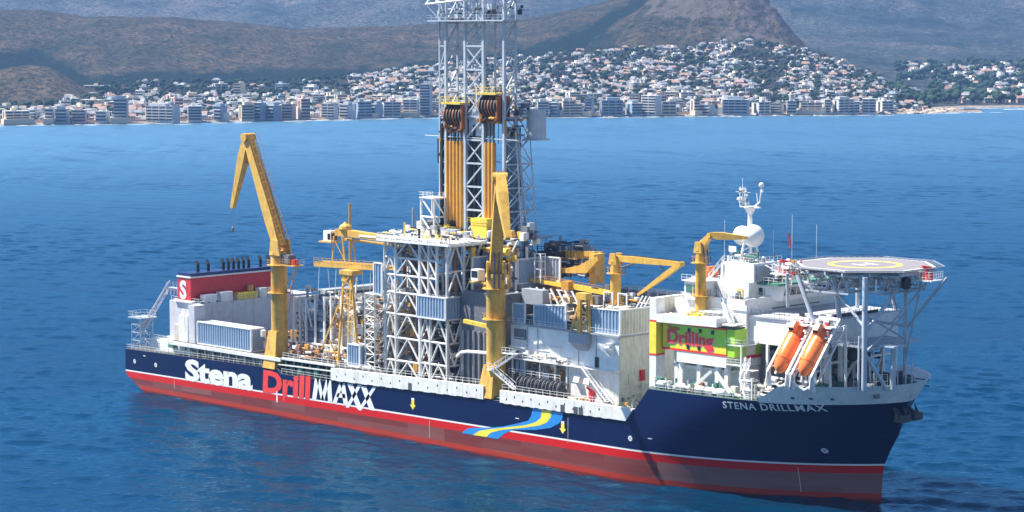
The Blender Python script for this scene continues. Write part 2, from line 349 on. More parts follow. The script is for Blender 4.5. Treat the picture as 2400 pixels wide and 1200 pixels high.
sheet('hill_small_knoll', -400, 235, 60, lambda p: v_sh(p)+300, lambda p: v_sh(p)+900, 40, zA, HM, 'small rounded green brown knoll at the left edge', lambda px, v, t, z: (.1+.2*fbm(px*.02, v*.01, 3), 0, 0))
def zC(px, v, t):
    v0 = v_sh(px); va = v0+750; vb = v0+1150
    if v <= va: return town_z(px, v)
    za = town_z(px, va); zc = zof(interp(CC, px), vb); s = (v-va)/(vb-va); u = uof(px, v)
    h = za+(zc-za)*(.6*s+.4*sm(s)) if s <= 1 else zc-(s-1)*(20+zc*.35)
    return h+min(1, s*3)*(13*fbm(u*.008, v*.003, 4, 2)-14*abs(fbm(u*.014, v*.004, 3, 19))+(9 if px > 1450 else 4)*fbm(u*.04, v*.03, 4, 4))*(1 if s < .8 else .35)
def covC(px, v, t, z):
    v0 = v_sh(px); s = (v-v0-750)/400
    row = HY+(CAM.z-z)*FPX/v; nn = 10*fbm(px*.03, row*.03, 3)
    rk = .46*(1-sm((row-34-nn+.0*px)/16))*(1-sm((abs(px-1600+nn*4)-72)/30))*(.75+.9*fbm(px*.05, row*.09, 3, 8))+.5*(1-sm((row-95)/20))*(1-sm((abs(px-1760)-75)/30))*(.5+1.2*fbm(px*.06, row*.08, 4, 3)) if s > 0 else 0
    rk += .22*(fbm(px*.03, v*.01, 4, 31) > .22)*(s > .1)
    veg = .16+.25*fbm(px*.02, v*.006, 4, 12)+(.45*(1-sm(abs(row-interp([(1600,0),(1700,62),(1760,92),(1850,128),(1900,150),(2100,250)], px)+nn)/18))*(px > 1680) if s > 0 else .05)
    sand = 0
    if v-v0 < 30: sand = .9 if v-v0 < 12 or fbm(px*.02, 0) > -.1 else .3
    if px > 2040 and v-v0 < 90: rk = .5
    return (max(0, veg)*(v-v0 > 40), max(0, rk), sand)
sheet('hill_rocky_shoulder', 1120, 2300, 320, lambda p: v_sh(p)+600, lambda p: v_sh(p)+1700, 120, zC, HM, 'nearer hill shoulder with bare grey rock above the houses', covC)
def zT(px, v, t): return town_z(px, v)-.5
sheet('coast_ground', -400, 2300, 270, lambda p: v_sh(p)-25, lambda p: v_sh(p)+760, 60, zT, HM, 'coastal town ground with a pale sandy shoreline', covC)
# far mountains
SHR = [(1900,262),(2180,256),(2260,252),(2400,251),(2800,250)]
def zR(px, v, t):
    v0 = CAM.z*FPX/(interp(SHR, px)-HY); a = v-v0
    if a < 0: return -3
    y = interp([(0,interp(SHR,px)),(.18,225),(.35,170),(.55,135),(.8,60),(1,-40)], a/3200); 
    u = uof(px, v)
    return max(1.5*sm(a/20), zof(y, v)) + min(1, a/500)*14*fbm(u*.003, v*.001, 5, 3)+min(1, a/900)*9*fbm(u*.012, v*.004, 3, 8)
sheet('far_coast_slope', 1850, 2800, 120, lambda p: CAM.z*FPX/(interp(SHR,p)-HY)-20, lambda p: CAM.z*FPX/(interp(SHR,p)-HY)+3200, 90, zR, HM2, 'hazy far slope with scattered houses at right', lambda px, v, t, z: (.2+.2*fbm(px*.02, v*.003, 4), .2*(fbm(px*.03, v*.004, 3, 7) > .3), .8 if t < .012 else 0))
def zM(px, v, t):
    u = uof(px, v); y = interp([(0,235),(.08,150),(.2,60),(.45,-80),(1,-400)], t); h = zof(y, v)
    return h+(70*fbm(u*.0016, v*.0007, 5, 6)+36*fbm(u*.006, v*.002, 4, 2)-60*abs(fbm(u*.004, v*.0009, 4, 12))+12*fbm(u*.02, v*.012, 3, 22))*min(1, t*6)
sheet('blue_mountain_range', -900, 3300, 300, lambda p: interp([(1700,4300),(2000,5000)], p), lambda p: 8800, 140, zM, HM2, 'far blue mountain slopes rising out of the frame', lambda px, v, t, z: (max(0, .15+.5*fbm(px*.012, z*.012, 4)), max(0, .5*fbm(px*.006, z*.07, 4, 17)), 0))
# air
b = MB(); q = [ground_pt(-2500,-700,-4), ground_pt(2500,-700,-4), ground_pt(7000,9500,-4), ground_pt(-7000,9500,-4)]
up = Vector((0,0,930)); b.hexa(q, [p+up for p in q])
hz = bpy.data.materials.new('sea_haze'); hz.use_nodes = True; hz.node_tree.nodes.clear()
pv = hz.node_tree.nodes.new('ShaderNodeVolumePrincipled'); ov = hz.node_tree.nodes.new('ShaderNodeOutputMaterial'); hz.node_tree.links.new(pv.outputs[0], ov.inputs['Volume'])
pv.inputs['Color'].default_value = (.26,.50,1.0,1); pv.inputs['Density'].default_value = .000066; pv.inputs['Anisotropy'].default_value = .2
b.build('haze', hz, kind='stuff', label='pale blue haze in the air over the bay')
# ================================================================== the drillship
SHIP = thing('drillship', 'large navy and red drillship with a tall lattice derrick amidships, lying in the bay', 'ship', (0,0,0))
TRIM = .0115
def xs_(z): return interp([(-4,217.5),(2,217.5),(6.4,217.8),(9.6,219.2),(13.5,221.3),(17.9,222.4),(23.6,225.0)], z)
def xst(z): return interp([(-4,15),(-1,9.5),(0,7.3),(3.6,0.3),(4,0),(12,0)], z)
def hb(x, z):
    xt = interp([(-4,160),(6,166),(12,176),(18,188),(23.5,197)], z); xe = xs_(z)
    if x <= xt: return 21.0
    t = min(1, (x-xt)/(xe-xt)); p = interp([(0,2.0),(10,2.1),(23,2.5)], z); q = interp([(0,.95),(10,.85),(23,.62)], z)
    return 21.0*max(0, 1-t**p)**q
def T1(x): return interp([(0,10),(60.5,11.25),(61.8,10.2),(79.5,10.3),(80.2,11.6),(171,12.5),(240,13.3)], x)
def T2(x): return interp([(171,12.5),(176.4,19.35),(205,19.9),(240,20.4)], x)
def hull_mat():
    m = bpy.data.materials.new('hull_paint'); m.use_nodes = True; n = m.node_tree.nodes; l = m.node_tree.links
    b = n['Principled BSDF']; b.inputs['Roughness'].default_value = .42; b.inputs['Specular IOR Level'].default_value = .18
    geo = n.new('ShaderNodeNewGeometry'); s = n.new('ShaderNodeSeparateXYZ'); l.new(geo.outputs['Position'], s.inputs[0])
    def mth(op, a, bb=None, c=None):
        q = n.new('ShaderNodeMath'); q.operation = op
        for i, v in enumerate((a, bb, c)):
            if v is None: continue
            if isinstance(v, (int, float)): q.inputs[i].default_value = v
            else: l.new(v, q.inputs[i])
        return q.outputs[0]
    X, Y, Z = s.outputs; ZS = mth('SUBTRACT', Z, mth('MULTIPLY', X, TRIM))
    def nz(sx, sy, sz, sc_, det=5):
        mp = n.new('ShaderNodeMapping'); mp.inputs['Scale'].default_value = (sx, sy, sz); l.new(geo.outputs['Position'], mp.inputs[0])
        t = n.new('ShaderNodeTexNoise'); t.inputs['Scale'].default_value = sc_; t.inputs['Detail'].default_value = det; t.inputs['Roughness'].default_value = .65; l.new(mp.outputs[0], t.inputs['Vector']); return t.outputs[0]
    def mix(f, a, c):
        q = n.new('ShaderNodeMix'); q.data_type = 'RGBA'
        for i, v in ((0, f), (6, a), (7, c)):
            if isinstance(v, tuple): q.inputs[i].default_value = v
            elif isinstance(v, (int, float)): q.inputs[i].default_value = v
            else: l.new(v, q.inputs[i])
        return q.outputs[2]
    def ramp(v, a, c, lo=0, hi=1):
        q = n.new('ShaderNodeMapRange'); q.inputs[1].default_value = a; q.inputs[2].default_value = c; q.inputs[3].default_value = lo; q.inputs[4].default_value = hi; l.new(v, q.inputs[0]); return q.outputs[0]
    n1 = nz(.25,.25,1.2,.8); n2 = nz(1,1,.15,.9); n3 = nz(.5,.5,.5,.25)
    navy = mix(ramp(n2, .5, .8, 0, .30), (.0015,.007,.050,1), (.010,.017,.060,1))
    navy = mix(ramp(n3, .35, .7, 0, .35), navy, (.002,.013,.075,1))
    pc = n.new('ShaderNodeTexWhiteNoise'); pv_ = n.new('ShaderNodeCombineXYZ'); l.new(mth('FLOOR', mth('MULTIPLY', X, .078)), pv_.inputs[0]); l.new(mth('FLOOR', mth('MULTIPLY', ZS, .36)), pv_.inputs[1]); l.new(pv_.outputs[0], pc.inputs[0])
    navy = mix(ramp(pc.outputs[0], 0, 1, 0, .40), navy, (.003,.013,.078,1))
    sx = mth('FRACT', mth('MULTIPLY', X, .078)); navy = mix(mth('MULTIPLY', mth('LESS_THAN', sx, .02), .5), navy, (.002,.006,.035,1))
    st = nz(1.6,1.6,.05,1.0,6); navy = mix(ramp(st, .66, .74, 0, .35), navy, (.11,.075,.06,1))
    cell = n.new('ShaderNodeTexWhiteNoise'); cv = n.new('ShaderNodeCombineXYZ'); l.new(mth('FLOOR', mth('MULTIPLY', X, .085)), cv.inputs[0]); l.new(mth('FLOOR', mth('MULTIPLY', ZS, .62)), cv.inputs[1]); l.new(cv.outputs[0], cell.inputs[0])
    pink = mix(ramp(cell.outputs[0], .3, 1, 0, .85), (.17,.028,.022,1), (.26,.105,.092,1))
    pink = mix(ramp(n1, .35, .7, 0, .5), pink, (.20,.05,.038,1))
    fresh = mth('GREATER_THAN', X, 178.0); pink = mix(mth('MULTIPLY', fresh, .45), pink, (.27,.18,.17,1))
    redd = mix(ramp(n1, .45, .75, 0, .45), (.42,.035,.014,1), (.22,.04,.022,1))
    red = mix(ramp(n1, .5, .8, 0, .4), (.60,.010,.007,1), (.42,.03,.025,1))
    foul = mth('ADD', 1.25, mth('MULTIPLY', n1, .25))
    c = mix(mth('GREATER_THAN', Z, foul), redd, pink)
    c = mix(mth('GREATER_THAN', ZS, 2.85), c, red)
    c = mix(mth('GREATER_THAN', ZS, 4.4), c, (.80,.80,.78,1))
    c = mix(mth('GREATER_THAN', ZS, 4.75), c, navy)
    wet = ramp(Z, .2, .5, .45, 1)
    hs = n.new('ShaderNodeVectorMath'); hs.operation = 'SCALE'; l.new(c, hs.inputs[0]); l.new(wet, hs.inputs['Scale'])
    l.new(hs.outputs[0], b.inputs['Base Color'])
    seam = nz(.12,.12,.4,1.0,3); bp = n.new('ShaderNodeBump'); bp.inputs['Strength'].default_value = .35; bp.inputs['Distance'].default_value = .12; l.new(seam, bp.inputs['Height']); l.new(bp.outputs[0], b.inputs['Normal'])
    return m
M['hull'] = hull_mat()
cols = [0,.8,2,4,7,10,20,30,40,50,56,60.5,61.8,68,74,79.5,80.2,90,110,130,150,160]+[160+(1-math.cos(PI/2*k/26)**1)*0+60*k/26 for k in range(1, 27)]
def colx(nx, z):
    if nx < 20: return xst(z)+nx*(20-xst(z))/20
    if nx <= 160: return nx
    w = (nx-160)/60; w = 1-(1-w)**1.6; return 160+(xs_(z)-160)*w
b = MB()
def hullgrid(zrow, rows, cs_):
    g = []
    for side in (-1, 1):
        i0 = len(b.v)
        for nx in cs_:
            for r in rows:
                z = zrow(colx(nx, 12), r); x = colx(nx, z)
                if r >= 1 and nx > 160: z = zrow(x, r)
                b.v.append((x, side*hb(x, z), z))
        R_ = len(rows)
        for i in range(len(cs_)-1):
            for j in range(R_-1):
                k = i0+i*R_+j; f = (k, k+R_, k+R_+1, k+1)
                b.f.append(f if side < 0 else f[::-1]); b.mi.append(0)
        g.append(i0)
    a, c = g; R_ = len(rows)
    for i in range(len(cs_)-1):   # cap
        b.f.append((a+i*R_+R_-1, a+(i+1)*R_+R_-1, c+(i+1)*R_+R_-1, c+i*R_+R_-1)); b.mi.append(1)
    return a, c
rows = [0,.08,.2,.28,.36,.44,.52,.6,.7,.8,.9,1]
a, c = hullgrid(lambda x, r: -3+(T1(x)+3)*r, rows, cols)
for j in range(len(rows)-1): b.f.append((a+j, a+j+1, c+j+1, c+j)); b.mi.append(0)
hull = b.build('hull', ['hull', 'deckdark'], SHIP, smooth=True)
b = MB(); c2 = [n for n in [160+60*k/40 for k in range(41)] if colx(n, 12) >= 169]
xsr = [171,172,173,174,175,176.4,178,181,185,190,194,197,200,203,206,209,212,214.5,217,219]
def fz(x, r): return T1(x)-.02+(T2(x)-T1(x)+.02)*r
R_ = 9; g = []
for side in (-1, 1):
    g.append(len(b.v))
    for xn in xsr:
        for j in range(R_):
            r = j/(R_-1); z = fz(xn, r)
            w = max(0, (xn-176.4)/(219-176.4)); x = xn+(xs_(z)-219)*w**2
            if xn == 219: x = xs_(z)
            b.v.append((x, side*hb(x, z), z))
    for i in range(len(xsr)-1):
        for j in range(R_-1): k = g[-1]+i*R_+j; f = (k, k+R_, k+R_+1, k+1); b.f.append(f if side < 0 else f[::-1]); b.mi.append(0)
a, c = g
for i in range(len(xsr)-1): b.f.append((a+i*R_+R_-1, a+(i+1)*R_+R_-1, c+(i+1)*R_+R_-1, c+i*R_+R_-1)); b.mi.append(1)
b.build('forecastle', ['hull', 'deck'], SHIP, smooth=True)
# bow bulwark: outward flaring grey-white band
b = MB(); prev = None; N = 46
bx = [203+ (22.0)*(1-(1-k/N)**2) for k in range(N+1)]
for side in (-1, 1):
    i0 = len(b.v)
    for k, x in enumerate(bx):
        zt = 20.6+2.7*sm((x-203)/6)+.012*(x-203)
        for (z, dx, dy, inn) in ((T2(x)-.3, 0, 0, 0), (zt, 0, 0, 0), (zt, 0, .35, 1), (T2(x), 0, .35, 1)):
            xx = 203+(x-203)*(xs_(z)-203)/(225.0-203); yy = max(0, hb(xx, z)-(.35 if inn else -.03)); 
            if inn and k == N: xx -= .35
            b.v.append((xx+(.0 if inn else .04*(k/N)), side*yy, z))
    for k in range(N):
        for j in range(3): q = i0+k*4+j; f = (q, q+4, q+5, q+1); b.f.append(f if side < 0 else f[::-1]); b.mi.append(0)
b.build('bulwark', 'white2', SHIP, smooth=True)

# scuppers and fairlead slots in the bulwark
for x in (209.4, 212.4, 215.6): 
    for s in (-1, 1): y = s*(hb(x, 21)+.05); MB().box(x, x+.8, y-.04, y+.04, 20.8, 21.2).build('scupper', 'dark', SHIP)
# anchors stowed under the flare
for s in (-1, 1):
    an = MB(); y = s*1.9; an.tube((220.6,y,19.2), (223.6,y+s*.3,17.2), .35, n=8); an.box(222.4,224.4,y-1.3,y+1.3,16.2,17.6)
    for q in (-1.25,1.25): an.tube((223.4,y+q,16.8), (222.4,y+q*1.15,19.0), .5, .08, n=6)
    an.build('anchor', 'dark', SHIP)
# lettering and painted marks, laid on the plating
def on_hull(o, d=.03):
    for v in o.data.vertices:
        x, y, z = v.co; v.co.y = -(hb(x, z)+d)+ (y)   # y carries the thin extrusion
    return o
def flat(strokes, name, m, d=.03, label=None):
    b = MB()
    for st in strokes:
        pts = []
        for (x, z) in st: pts.append((x, -(hb(x, z)+d), z))
        b.quad(*pts)
    return b.build(name, m, SHIP, label=label)
def hull_text(txt, x0, z0, size, m, xs=1.0, bold=.12, space=.9, tilt=TRIM, wid=None, label=None, shear=0, dd=.03):
    o = textmesh(txt, size, 'lettering', m, SHIP, Matrix.Identity(4), bold=bold, extrude=.01, space=space, xs=xs, label=label, shear=shear)
    xmin = min(v.co.x for v in o.data.vertices); xmax = max(v.co.x for v in o.data.vertices); k = (wid/(xmax-xmin)) if wid else 1
    for v in o.data.vertices:
        X = x0+(v.co.x-xmin)*k; Zz = z0+v.co.y+(X-x0)*tilt; v.co = Vector((X, -(hb(X, Zz)+dd)-v.co.z, Zz))
    return o
hull_text('Stena', 25.0, 4.98, 6.9, 'white2', bold=.30, space=.98, wid=26.4, label='large white hull lettering Stena')
hull_text('Drill', 55.2, 5.45, 6.9, 'signred', bold=.30, space=1.0, wid=17.6, label='large red hull lettering Drill', shear=.05)
def stroke(p, q, w):    # slanted letter stroke with horizontal ends
    return [(p[0]-w/2, p[1]), (p[0]+w/2, p[1]), (q[0]+w/2, q[1]), (q[0]-w/2, q[1])]
flat([stroke((74.0,5.5),(75.1,10.45),1.5), stroke((77.0,5.7),(75.5,10.45),1.2), stroke((77.0,5.7),(78.9,10.55),1.2), stroke((79.7,5.6),(79.3,10.55),1.5)], 'lettering', 'white2', label='white hull letter M')
flat([stroke((81.2,5.5),(83.7,10.5),1.3), stroke((85.2,5.6),(84.0,10.5),1.6), [(81.8,7.0),(85.0,7.0),(84.9,8.0),(82.4,8.0)]], 'lettering', 'white2', label='white hull letter A')
flat([stroke((85.6,5.0),(90.0,10.7),1.1), stroke((89.9,5.2),(86.6,10.5),1.9)], 'lettering', 'white2', .035, label='white hull letter X')
flat([stroke((89.8,4.9),(95.0,10.7),1.1), stroke((94.2,5.4),(91.2,10.5),1.9)], 'lettering', 'white2', .04, label='second white hull letter X')
hull_text('STENA DRILLMAX', 195.3, 17.75, 1.9, 'white2', bold=.03, space=1.12, wid=19.0, tilt=.036, dd=.16, label='white bow lettering STENA DRILLMAX')
bo=[(123.0,3.9),(125.1,5.2),(131.3,6.1),(135.8,6.9),(140.2,8.1),(143.1,9.0),(144.0,10.1),(144.5,11.8)]; bi=[(134.2,4.0),(135.8,5.2),(138.4,6.5),(145.2,7.3),(149.6,8.3),(152.0,9.5),(152.9,10.5),(153.2,11.8)]
yo=[(126.6,3.9),(128.4,5.0),(131.6,5.8),(137.1,6.9),(142.1,7.9),(145.2,8.9),(146.8,10.0),(147.1,11.8)]; yi=[(130.7,4.0),(132.0,5.1),(135.8,6.2),(142.1,7.4),(146.5,8.4),(148.6,9.3),(149.7,10.5),(149.9,11.8)]
def ribbon(a, c): return [[a[k], c[k], c[k+1], a[k+1]] for k in range(len(a)-1)]
flat(ribbon(bo, bi), 'painted_ribbon', 'skyblue', .03, label='blue wavy painted ribbon on the hull')
flat(ribbon(yo, yi), 'painted_ribbon', 'limeyellow', .045, label='yellow wavy centre of the painted ribbon')
for i, (x, z) in enumerate([(4.0,7.2),(12.9,7.2),(171.7,8.9),(210.5,9.9)]):
    r = .55; flat([[(x, z), (x+r*math.cos(a0), z+r*math.sin(a0)), (x+r*math.cos(a0+PI/6), z+r*math.sin(a0+PI/6))] for a0 in [PI/6*k for k in range(12)]], 'thruster_mark', 'white2', .04)
    for sg in (-1, 1): flat([stroke((x-.3, z-.3*sg), (x+.3, z+.3*sg), .16)], 'thruster_cross', 'navy', .055)
for x, z in ((107.6,8.2),(153.1,8.6)):
    flat([[(x-.45,z),(x+.45,z),(x+.45,z+1.0),(x-.45,z+1.0)], [(x-.95,z),(x,z-1.1),(x+.95,z)]], 'arrow_mark', 'limeyellow', .04)
    flat([[(x-.45,z+1.02),(x+.45,z+1.02),(x+.45,z+1.5),(x-.45,z+1.5)]], 'arrow_tail', 'white2', .04)
for x, z in ((8.2,8.9),(139.9,9.0),(176.8,9.4)): flat([[(x-.5,z),(x+.5,z),(x+.5,z+.18),(x-.5,z+.18)]], 'draft_mark', 'white2', .04)
flat([[(60.3,3.3),(60.75,3.3),(60.75,5.9),(60.3,5.9)]], 'draft_mark', 'white2', .05)
for x, z0, z1 in ((63.1,4,5.0),(20.5,2.2,4.4),(113,1.5,5.4),(205.2,1.2,6.2),(154.6,5.8,11)): flat([[(x-.05,z0),(x+.05,z0),(x+.05,z1),(x-.05,z1)]], 'draft_mark', 'dirty', .05)

# white girder boxes along the deck edge
def girder(x0, x1, z0a, z0b, h, cut, holes):
    g = MB(); N = 24
    for k in range(N):
        xa = x0+(x1-x0)*k/N; xb = x0+(x1-x0)*(k+1)/N; za = z0a+(z0b-z0a)*k/N; zb = z0a+(z0b-z0a)*(k+1)/N
        ta, tb = za+h, zb+h
        if cut: 
            f = lambda x: min(x, x1+ (0)); 
            lim = lambda x, z: min(z, 12.3+(x1-x)*9) 
        lo = .10*(k % 2)
        g.hexa([(xa,-21.32,za-lo),(xb,-21.32,zb-lo),(xb,-20.4,zb-lo),(xa,-20.4,za-lo)], [(xa,-21.32,ta),(xb,-21.32,tb),(xb,-20.4,tb),(xa,-20.4,ta)])
    o = g.build('side_girder', 'white', SHIP)
    for k in range(holes):
        hh = MB()
        x = x0+2+(x1-x0-4)*k/(holes-1); z = z0a+(z0b-z0a)*(x-x0)/(x1-x0)+h*(.62 if k % 2 else .35); hh.box(x-.14,x+.14,-21.36,-21.25,z-.2,z+.2); hh.build('drain_hole', 'dark', o)
    return o
girder(80.3, 130.0, 10.75, 12.1, 2.75, False, 16)
girder(135.0, 165.5, 11.9, 12.25, 2.6, False, 12)
g = MB(); g.hexa([(165.5,-21.32,12.25),(170.6,-21.32,12.3),(170.6,-20.4,12.3),(165.5,-20.4,12.25)], [(165.5,-21.32,14.85),(172.6,-21.32,14.9),(172.6,-20.4,14.9),(165.5,-20.4,14.85)]); g.build('side_girder', 'white', SHIP)
hh = MB()
for x in (107.0, 153.3, 157.0, 158.4): MB().box(x-.5,x+.5,-21.42,-21.25,11.5+(x-107)*.012,13.0+(x-107)*.012).build('fairlead_recess', 'deckdark', SHIP)
for x in range(84, 130, 4):
    pass
# main deck clutter under the upper deck; upper deck aft
b = MB(); b.box(18,62,-20.8,20.8,13.0,13.7); b.box(62,96,-20.3,20.8,13.4,13.9); b.build('upper_deck', 'deckdark', SHIP)
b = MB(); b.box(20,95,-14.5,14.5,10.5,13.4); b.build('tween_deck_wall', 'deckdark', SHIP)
for k in range(12):
    x = 26+k*3.1; z0 = T1(x)
    if 55 < x < 61: continue
    q = strut('pillar', (x,-20.2,z0-.1), (x,-20.2,13.1), .35, 'dirty', SHIP, 'box')
    d = MB(); d.hexa([(x+.7,-19.8,z0),(x+2.3,-19.8,z0),(x+2.3,-18,z0),(x+.7,-18,z0)], [(x+.2,-20.1,13.0),(x+2.6,-20.1,13.0),(x+2.6,-18.2,13.0),(x+.2,-18.2,13.0)]); d.build('vent_housing', 'dark' if k % 2 else 'mid', SHIP)
b = MB(); b.beam((18,-20.9,13.35), (62,-20.9,13.4), .5, .8); b.beam((62,-20.6,13.75), (81,-20.6,14.0), .5, .5); b.beam((61,-20.9,12.3),(80,-20.9,12.7), .25, .25); b.build('deck_edge_beam', 'white', SHIP)
for k in range(6):
    x = 63.5+k*2.9; strut('pillar', (x,-20.6,10.2), (x,-20.6,13.6), .2, 'green', SHIP, 'box'); d = MB(); d.box(x+.5,x+2.0,-20.2,-18.6,10.3,12.8); d.build('mooring_winch', 'green' if k % 2 else 'dark', SHIP)
for run in ([(0.3,-20.7,10.0),(18,-20.8,10.4)],[(18,-20.8,10.4),(60,-20.8,11.2)],[(62,-20.8,10.3),(80,-20.8,10.4)],[(0.3,-20.7,10.0),(0.3,20.7,10.0)],[(0.3,20.7,10.0),(60,20.8,11.2)],[(62,-20.3,14.0),(96,-20.3,14.1)],[(96,20.3,14.1),(60,20.3,14.1)],[(135,-20.6,14.6),(165,-20.6,14.9)],[(80.5,-20.6,13.6),(129,-20.6,14.9)],[(176.8,-20.6,19.4),(190,-20.6,19.6)],[(190,-20.6,19.6),(203,-20.2,19.9)],[(176.8,20.6,19.4),(203,20.2,19.9)]):
    b = MB(); b.rail(run); b.build('railing', 'white', SHIP)
b = MB(); b.rail([(218,-10,22.8),(222,-5,22.8)], h=2.6, step=1.0); b.build('railing', 'white2', SHIP)

# --- clutter generator: pipes, boxes and tanks that stand on a deck
def clutter(parent, x0, x1, y0, y1, z0, z1, n, mats, name='deck_machinery', seed=1, sz=(.5,2.2)):
    R = random.Random(seed)
    by = {}
    for k in range(n):
        m = R.choice(mats); q = by.setdefault(m, MB()); x = R.uniform(x0, x1); y = R.uniform(y0, y1); z = R.uniform(z0, z1)
        w = R.uniform(*sz); t = R.random()
        if t < .35: q.box(x, min(x+w, x1), y, min(y+w*R.uniform(.4,1), y1), z, z+w*R.uniform(.4,1.1))
        elif t < .6: q.tube((x,y,z), (min(x1, x+w*3),y,z), R.uniform(.08,.3), n=6)
        elif t < .75: q.tube((x,y,z), (x,min(y1, y+w*2),z), R.uniform(.08,.25), n=6)
        elif t < .9: q.tube((x,y,z0), (x,y,z+w), R.uniform(.08,.35), n=6)
        else: q.lathe([(0,-w*.5),(w*.35,-w*.4),(w*.35,w*.4),(0,w*.5)], (x,y,z), R.choice('xz'), n=8)
    for m, q in by.items(): q.build(name, m, parent, kind='stuff')
clutter(SHIP, 1, 18, -19, 19, 10.2, 12.4, 70, ['white','green','dirty','dark'], seed=3)
clutter(SHIP, 24, 60, -20.3, -15, 10.6, 12.4, 60, ['green','dirty','mid'], seed=4, sz=(.3,1.2))
clutter(SHIP, 61, 80, -20, -15, 10.3, 12.6, 40, ['green','dark','mid'], seed=5, sz=(.4,1.5))

# --- aft: low house, lockers, engine casing, funnel
b = MB(); b.box(5.5,19.5,-17.5,16,10.2,12.9); b.box(19.5,26,-18.6,-10,10.4,13.9); b.build('aft_deckhouse', 'white', SHIP)
b = MB(); b.rail([(5.5,-17.5,12.9),(19.5,-17.5,12.9),(19.5,16,12.9)]); b.build('railing', 'white', SHIP)
b = MB(); b.box(17.5,20.5,-18.6,-15.6,13.2,17.6); b.build('locker', 'dirty', SHIP); b = MB(); b.box(20.3,23.8,-19.2,-16,13.7,20.2); b.box(20.6,21.4,-18.6,-18,20.2,21.6); b.build('locker', 'white', SHIP)
CAS = MB().box(12,24.2,-15.9,20,13.7,22.9).build('engine_casing', 'casing', SHIP)
b = MB()
for k in range(5): y = -12+k*6.4; b.box(24.2,24.26,y,y+.07,13.9,22.8)
b.build('wall_stiffener', 'grey', CAS, kind='stuff')
b = MB(); b.box(24.2,26.6,-19.2,-15.9,13.7,22.9); b.build('casing_side_trunk', 'casing', CAS)
b = MB(); b.rail([(12.5,-15.7,22.9),(24,-15.7,22.9),(24,19.7,22.9)]); b.build('railing', 'white', CAS)
FUN = MB().box(15.5,20.8,-15.9,12.6,23.4,29.0).build('funnel', 'red', SHIP)
b = MB(); b.box(15.3,21.0,-16.1,12.8,29.0,29.35); b.build('funnel_white_band', 'white2', FUN)
b = MB(); b.box(15.6,20.7,-15.8,12.5,29.35,30.1); b.build('funnel_top', 'navy', FUN)
b = MB(); b.box(14.5,22,-16.5,13.2,22.9,23.4); b.build('funnel_plinth', 'white', FUN)
for y in (-11.5,-8.3,-3.6,-2.0,-.4,1.2,2.8,4.4,8.2,10.8):
    s = MB(); s.tube((18,y,30.0), (18,y,31.7), .42, n=8); s.tube((18,y,31.7), (17.3,y,32.6), .42, n=8); s.build('exhaust_pipe', 'rubber', FUN, smooth=True)
textmesh('S', 6.0, 'lettering', 'white2', FUN, side_mtx(16.4,-15.95,23.9), bold=.22, xs=.98, label='large white letter S on the red funnel end')
b = MB()
for y0, y1, x0, zh in ((-13.8,-10.0,21.8,2.0),(-8.8,-5.2,21.8,2.3),(3.5,5.6,21.8,2.4),(6.6,9.6,21.6,2.2)): 
    q = MB(); q.box(x0,x0+2.0,y0,y1,22.9,22.9+zh); q.build('roof_unit', 'white2', CAS)
q = MB(); q.box(22,23.8,-3.6,2.6,22.9,24.6)
q.build('roof_unit', 'yellow2', CAS, label='yellow slatted box on the casing roof')
q = MB()
for k in range(9): q.box(23.82,23.95,-3.4+k*.68,-3.1+k*.68,23.0,24.5)
q.build('slat', 'limeyellow', CAS, kind='stuff')
q = MB(); q.box(21.5,22.2,1,2.6,24.6,26); q.build('roof_unit', 'orange', CAS)
clutter(CAS, 21.5, 24, -15.5, -10, 23, 23.6, 25, ['dark','green','white'], name='roof_pipework', seed=8, sz=(.2,.7))
clutter(SHIP, 49, 57, -18.5, -10, 13.8, 18.5, 45, ['rust','red','white','orange','dark','mid'], seed=6, sz=(.6,2.2))
# stern lattice flare tower and inclined gangway
GW = bpy.data.objects.new('stern_gangway_tower', None); C.objects.link(GW); GW.parent = SHIP
T0 = [(1.0,-19.6),(4.6,-19.6),(4.6,-15.8),(1.0,-15.8)]
for x, y in T0: strut('column', (x,y,10.2), (x,y,18.0), .11, 'derrick', GW)
for k in range(4):
    z = 10.2+k*2; 
    for (xa, ya), (xb, yb) in zip(T0, T0[1:]+T0[:1]): strut('brace', (xa,ya,z), (xb,yb,z+2), .07, 'derrick', GW); strut('brace', (xa,ya,z+2), (xb,yb,z+2), .07, 'derrick', GW)
b = MB(); b.box(.2,5.6,-20.2,-15,17.9,18.1); b.rail([(.2,-20.2,18.1),(5.6,-20.2,18.1),(5.6,-15,18.1),(.2,-15,18.1),(.2,-20.2,18.1)], h=1.4, step=1.2); b.build('platform', 'derrick', GW)
A0 = Vector((3.2,-18.2,13.5)); A1 = Vector((6.5,-11.8,25.2)); side_ = Vector((.9,-.9,0))
for s in (-1, 1):
    for dz in (0, 1.8): strut('chord', A0+side_*s+Vector((0,0,dz)), A1+side_*s+Vector((0,0,dz)), .13, 'derrick', GW)
    for k in range(8):
        p = A0.lerp(A1, k/8)+side_*s; q = A0.lerp(A1, (k+1)/8)+side_*s; strut('brace', p+Vector((0,0,1.8*(k % 2))), q+Vector((0,0,1.8*((k+1) % 2))), .08, 'derrick', GW)
for k in range(9): p = A0.lerp(A1, k/8); strut('rung', p-side_, p+side_, .07, 'derrick', GW)
B0 = A1; B1 = Vector((11.5,-8.5,24.6))
b = MB(); b.beam(B0, B1, 2.2, .4); b.beam(B1,(13,-12,23.2),2.5,.3); b.rail([B0+Vector((0,-1,.2)), B1+Vector((0,-1,.2))], h=1.3, step=1.0); b.rail([B0+Vector((0,1,.2)), B1+Vector((0,1,.2))], h=1.3, step=1.0)
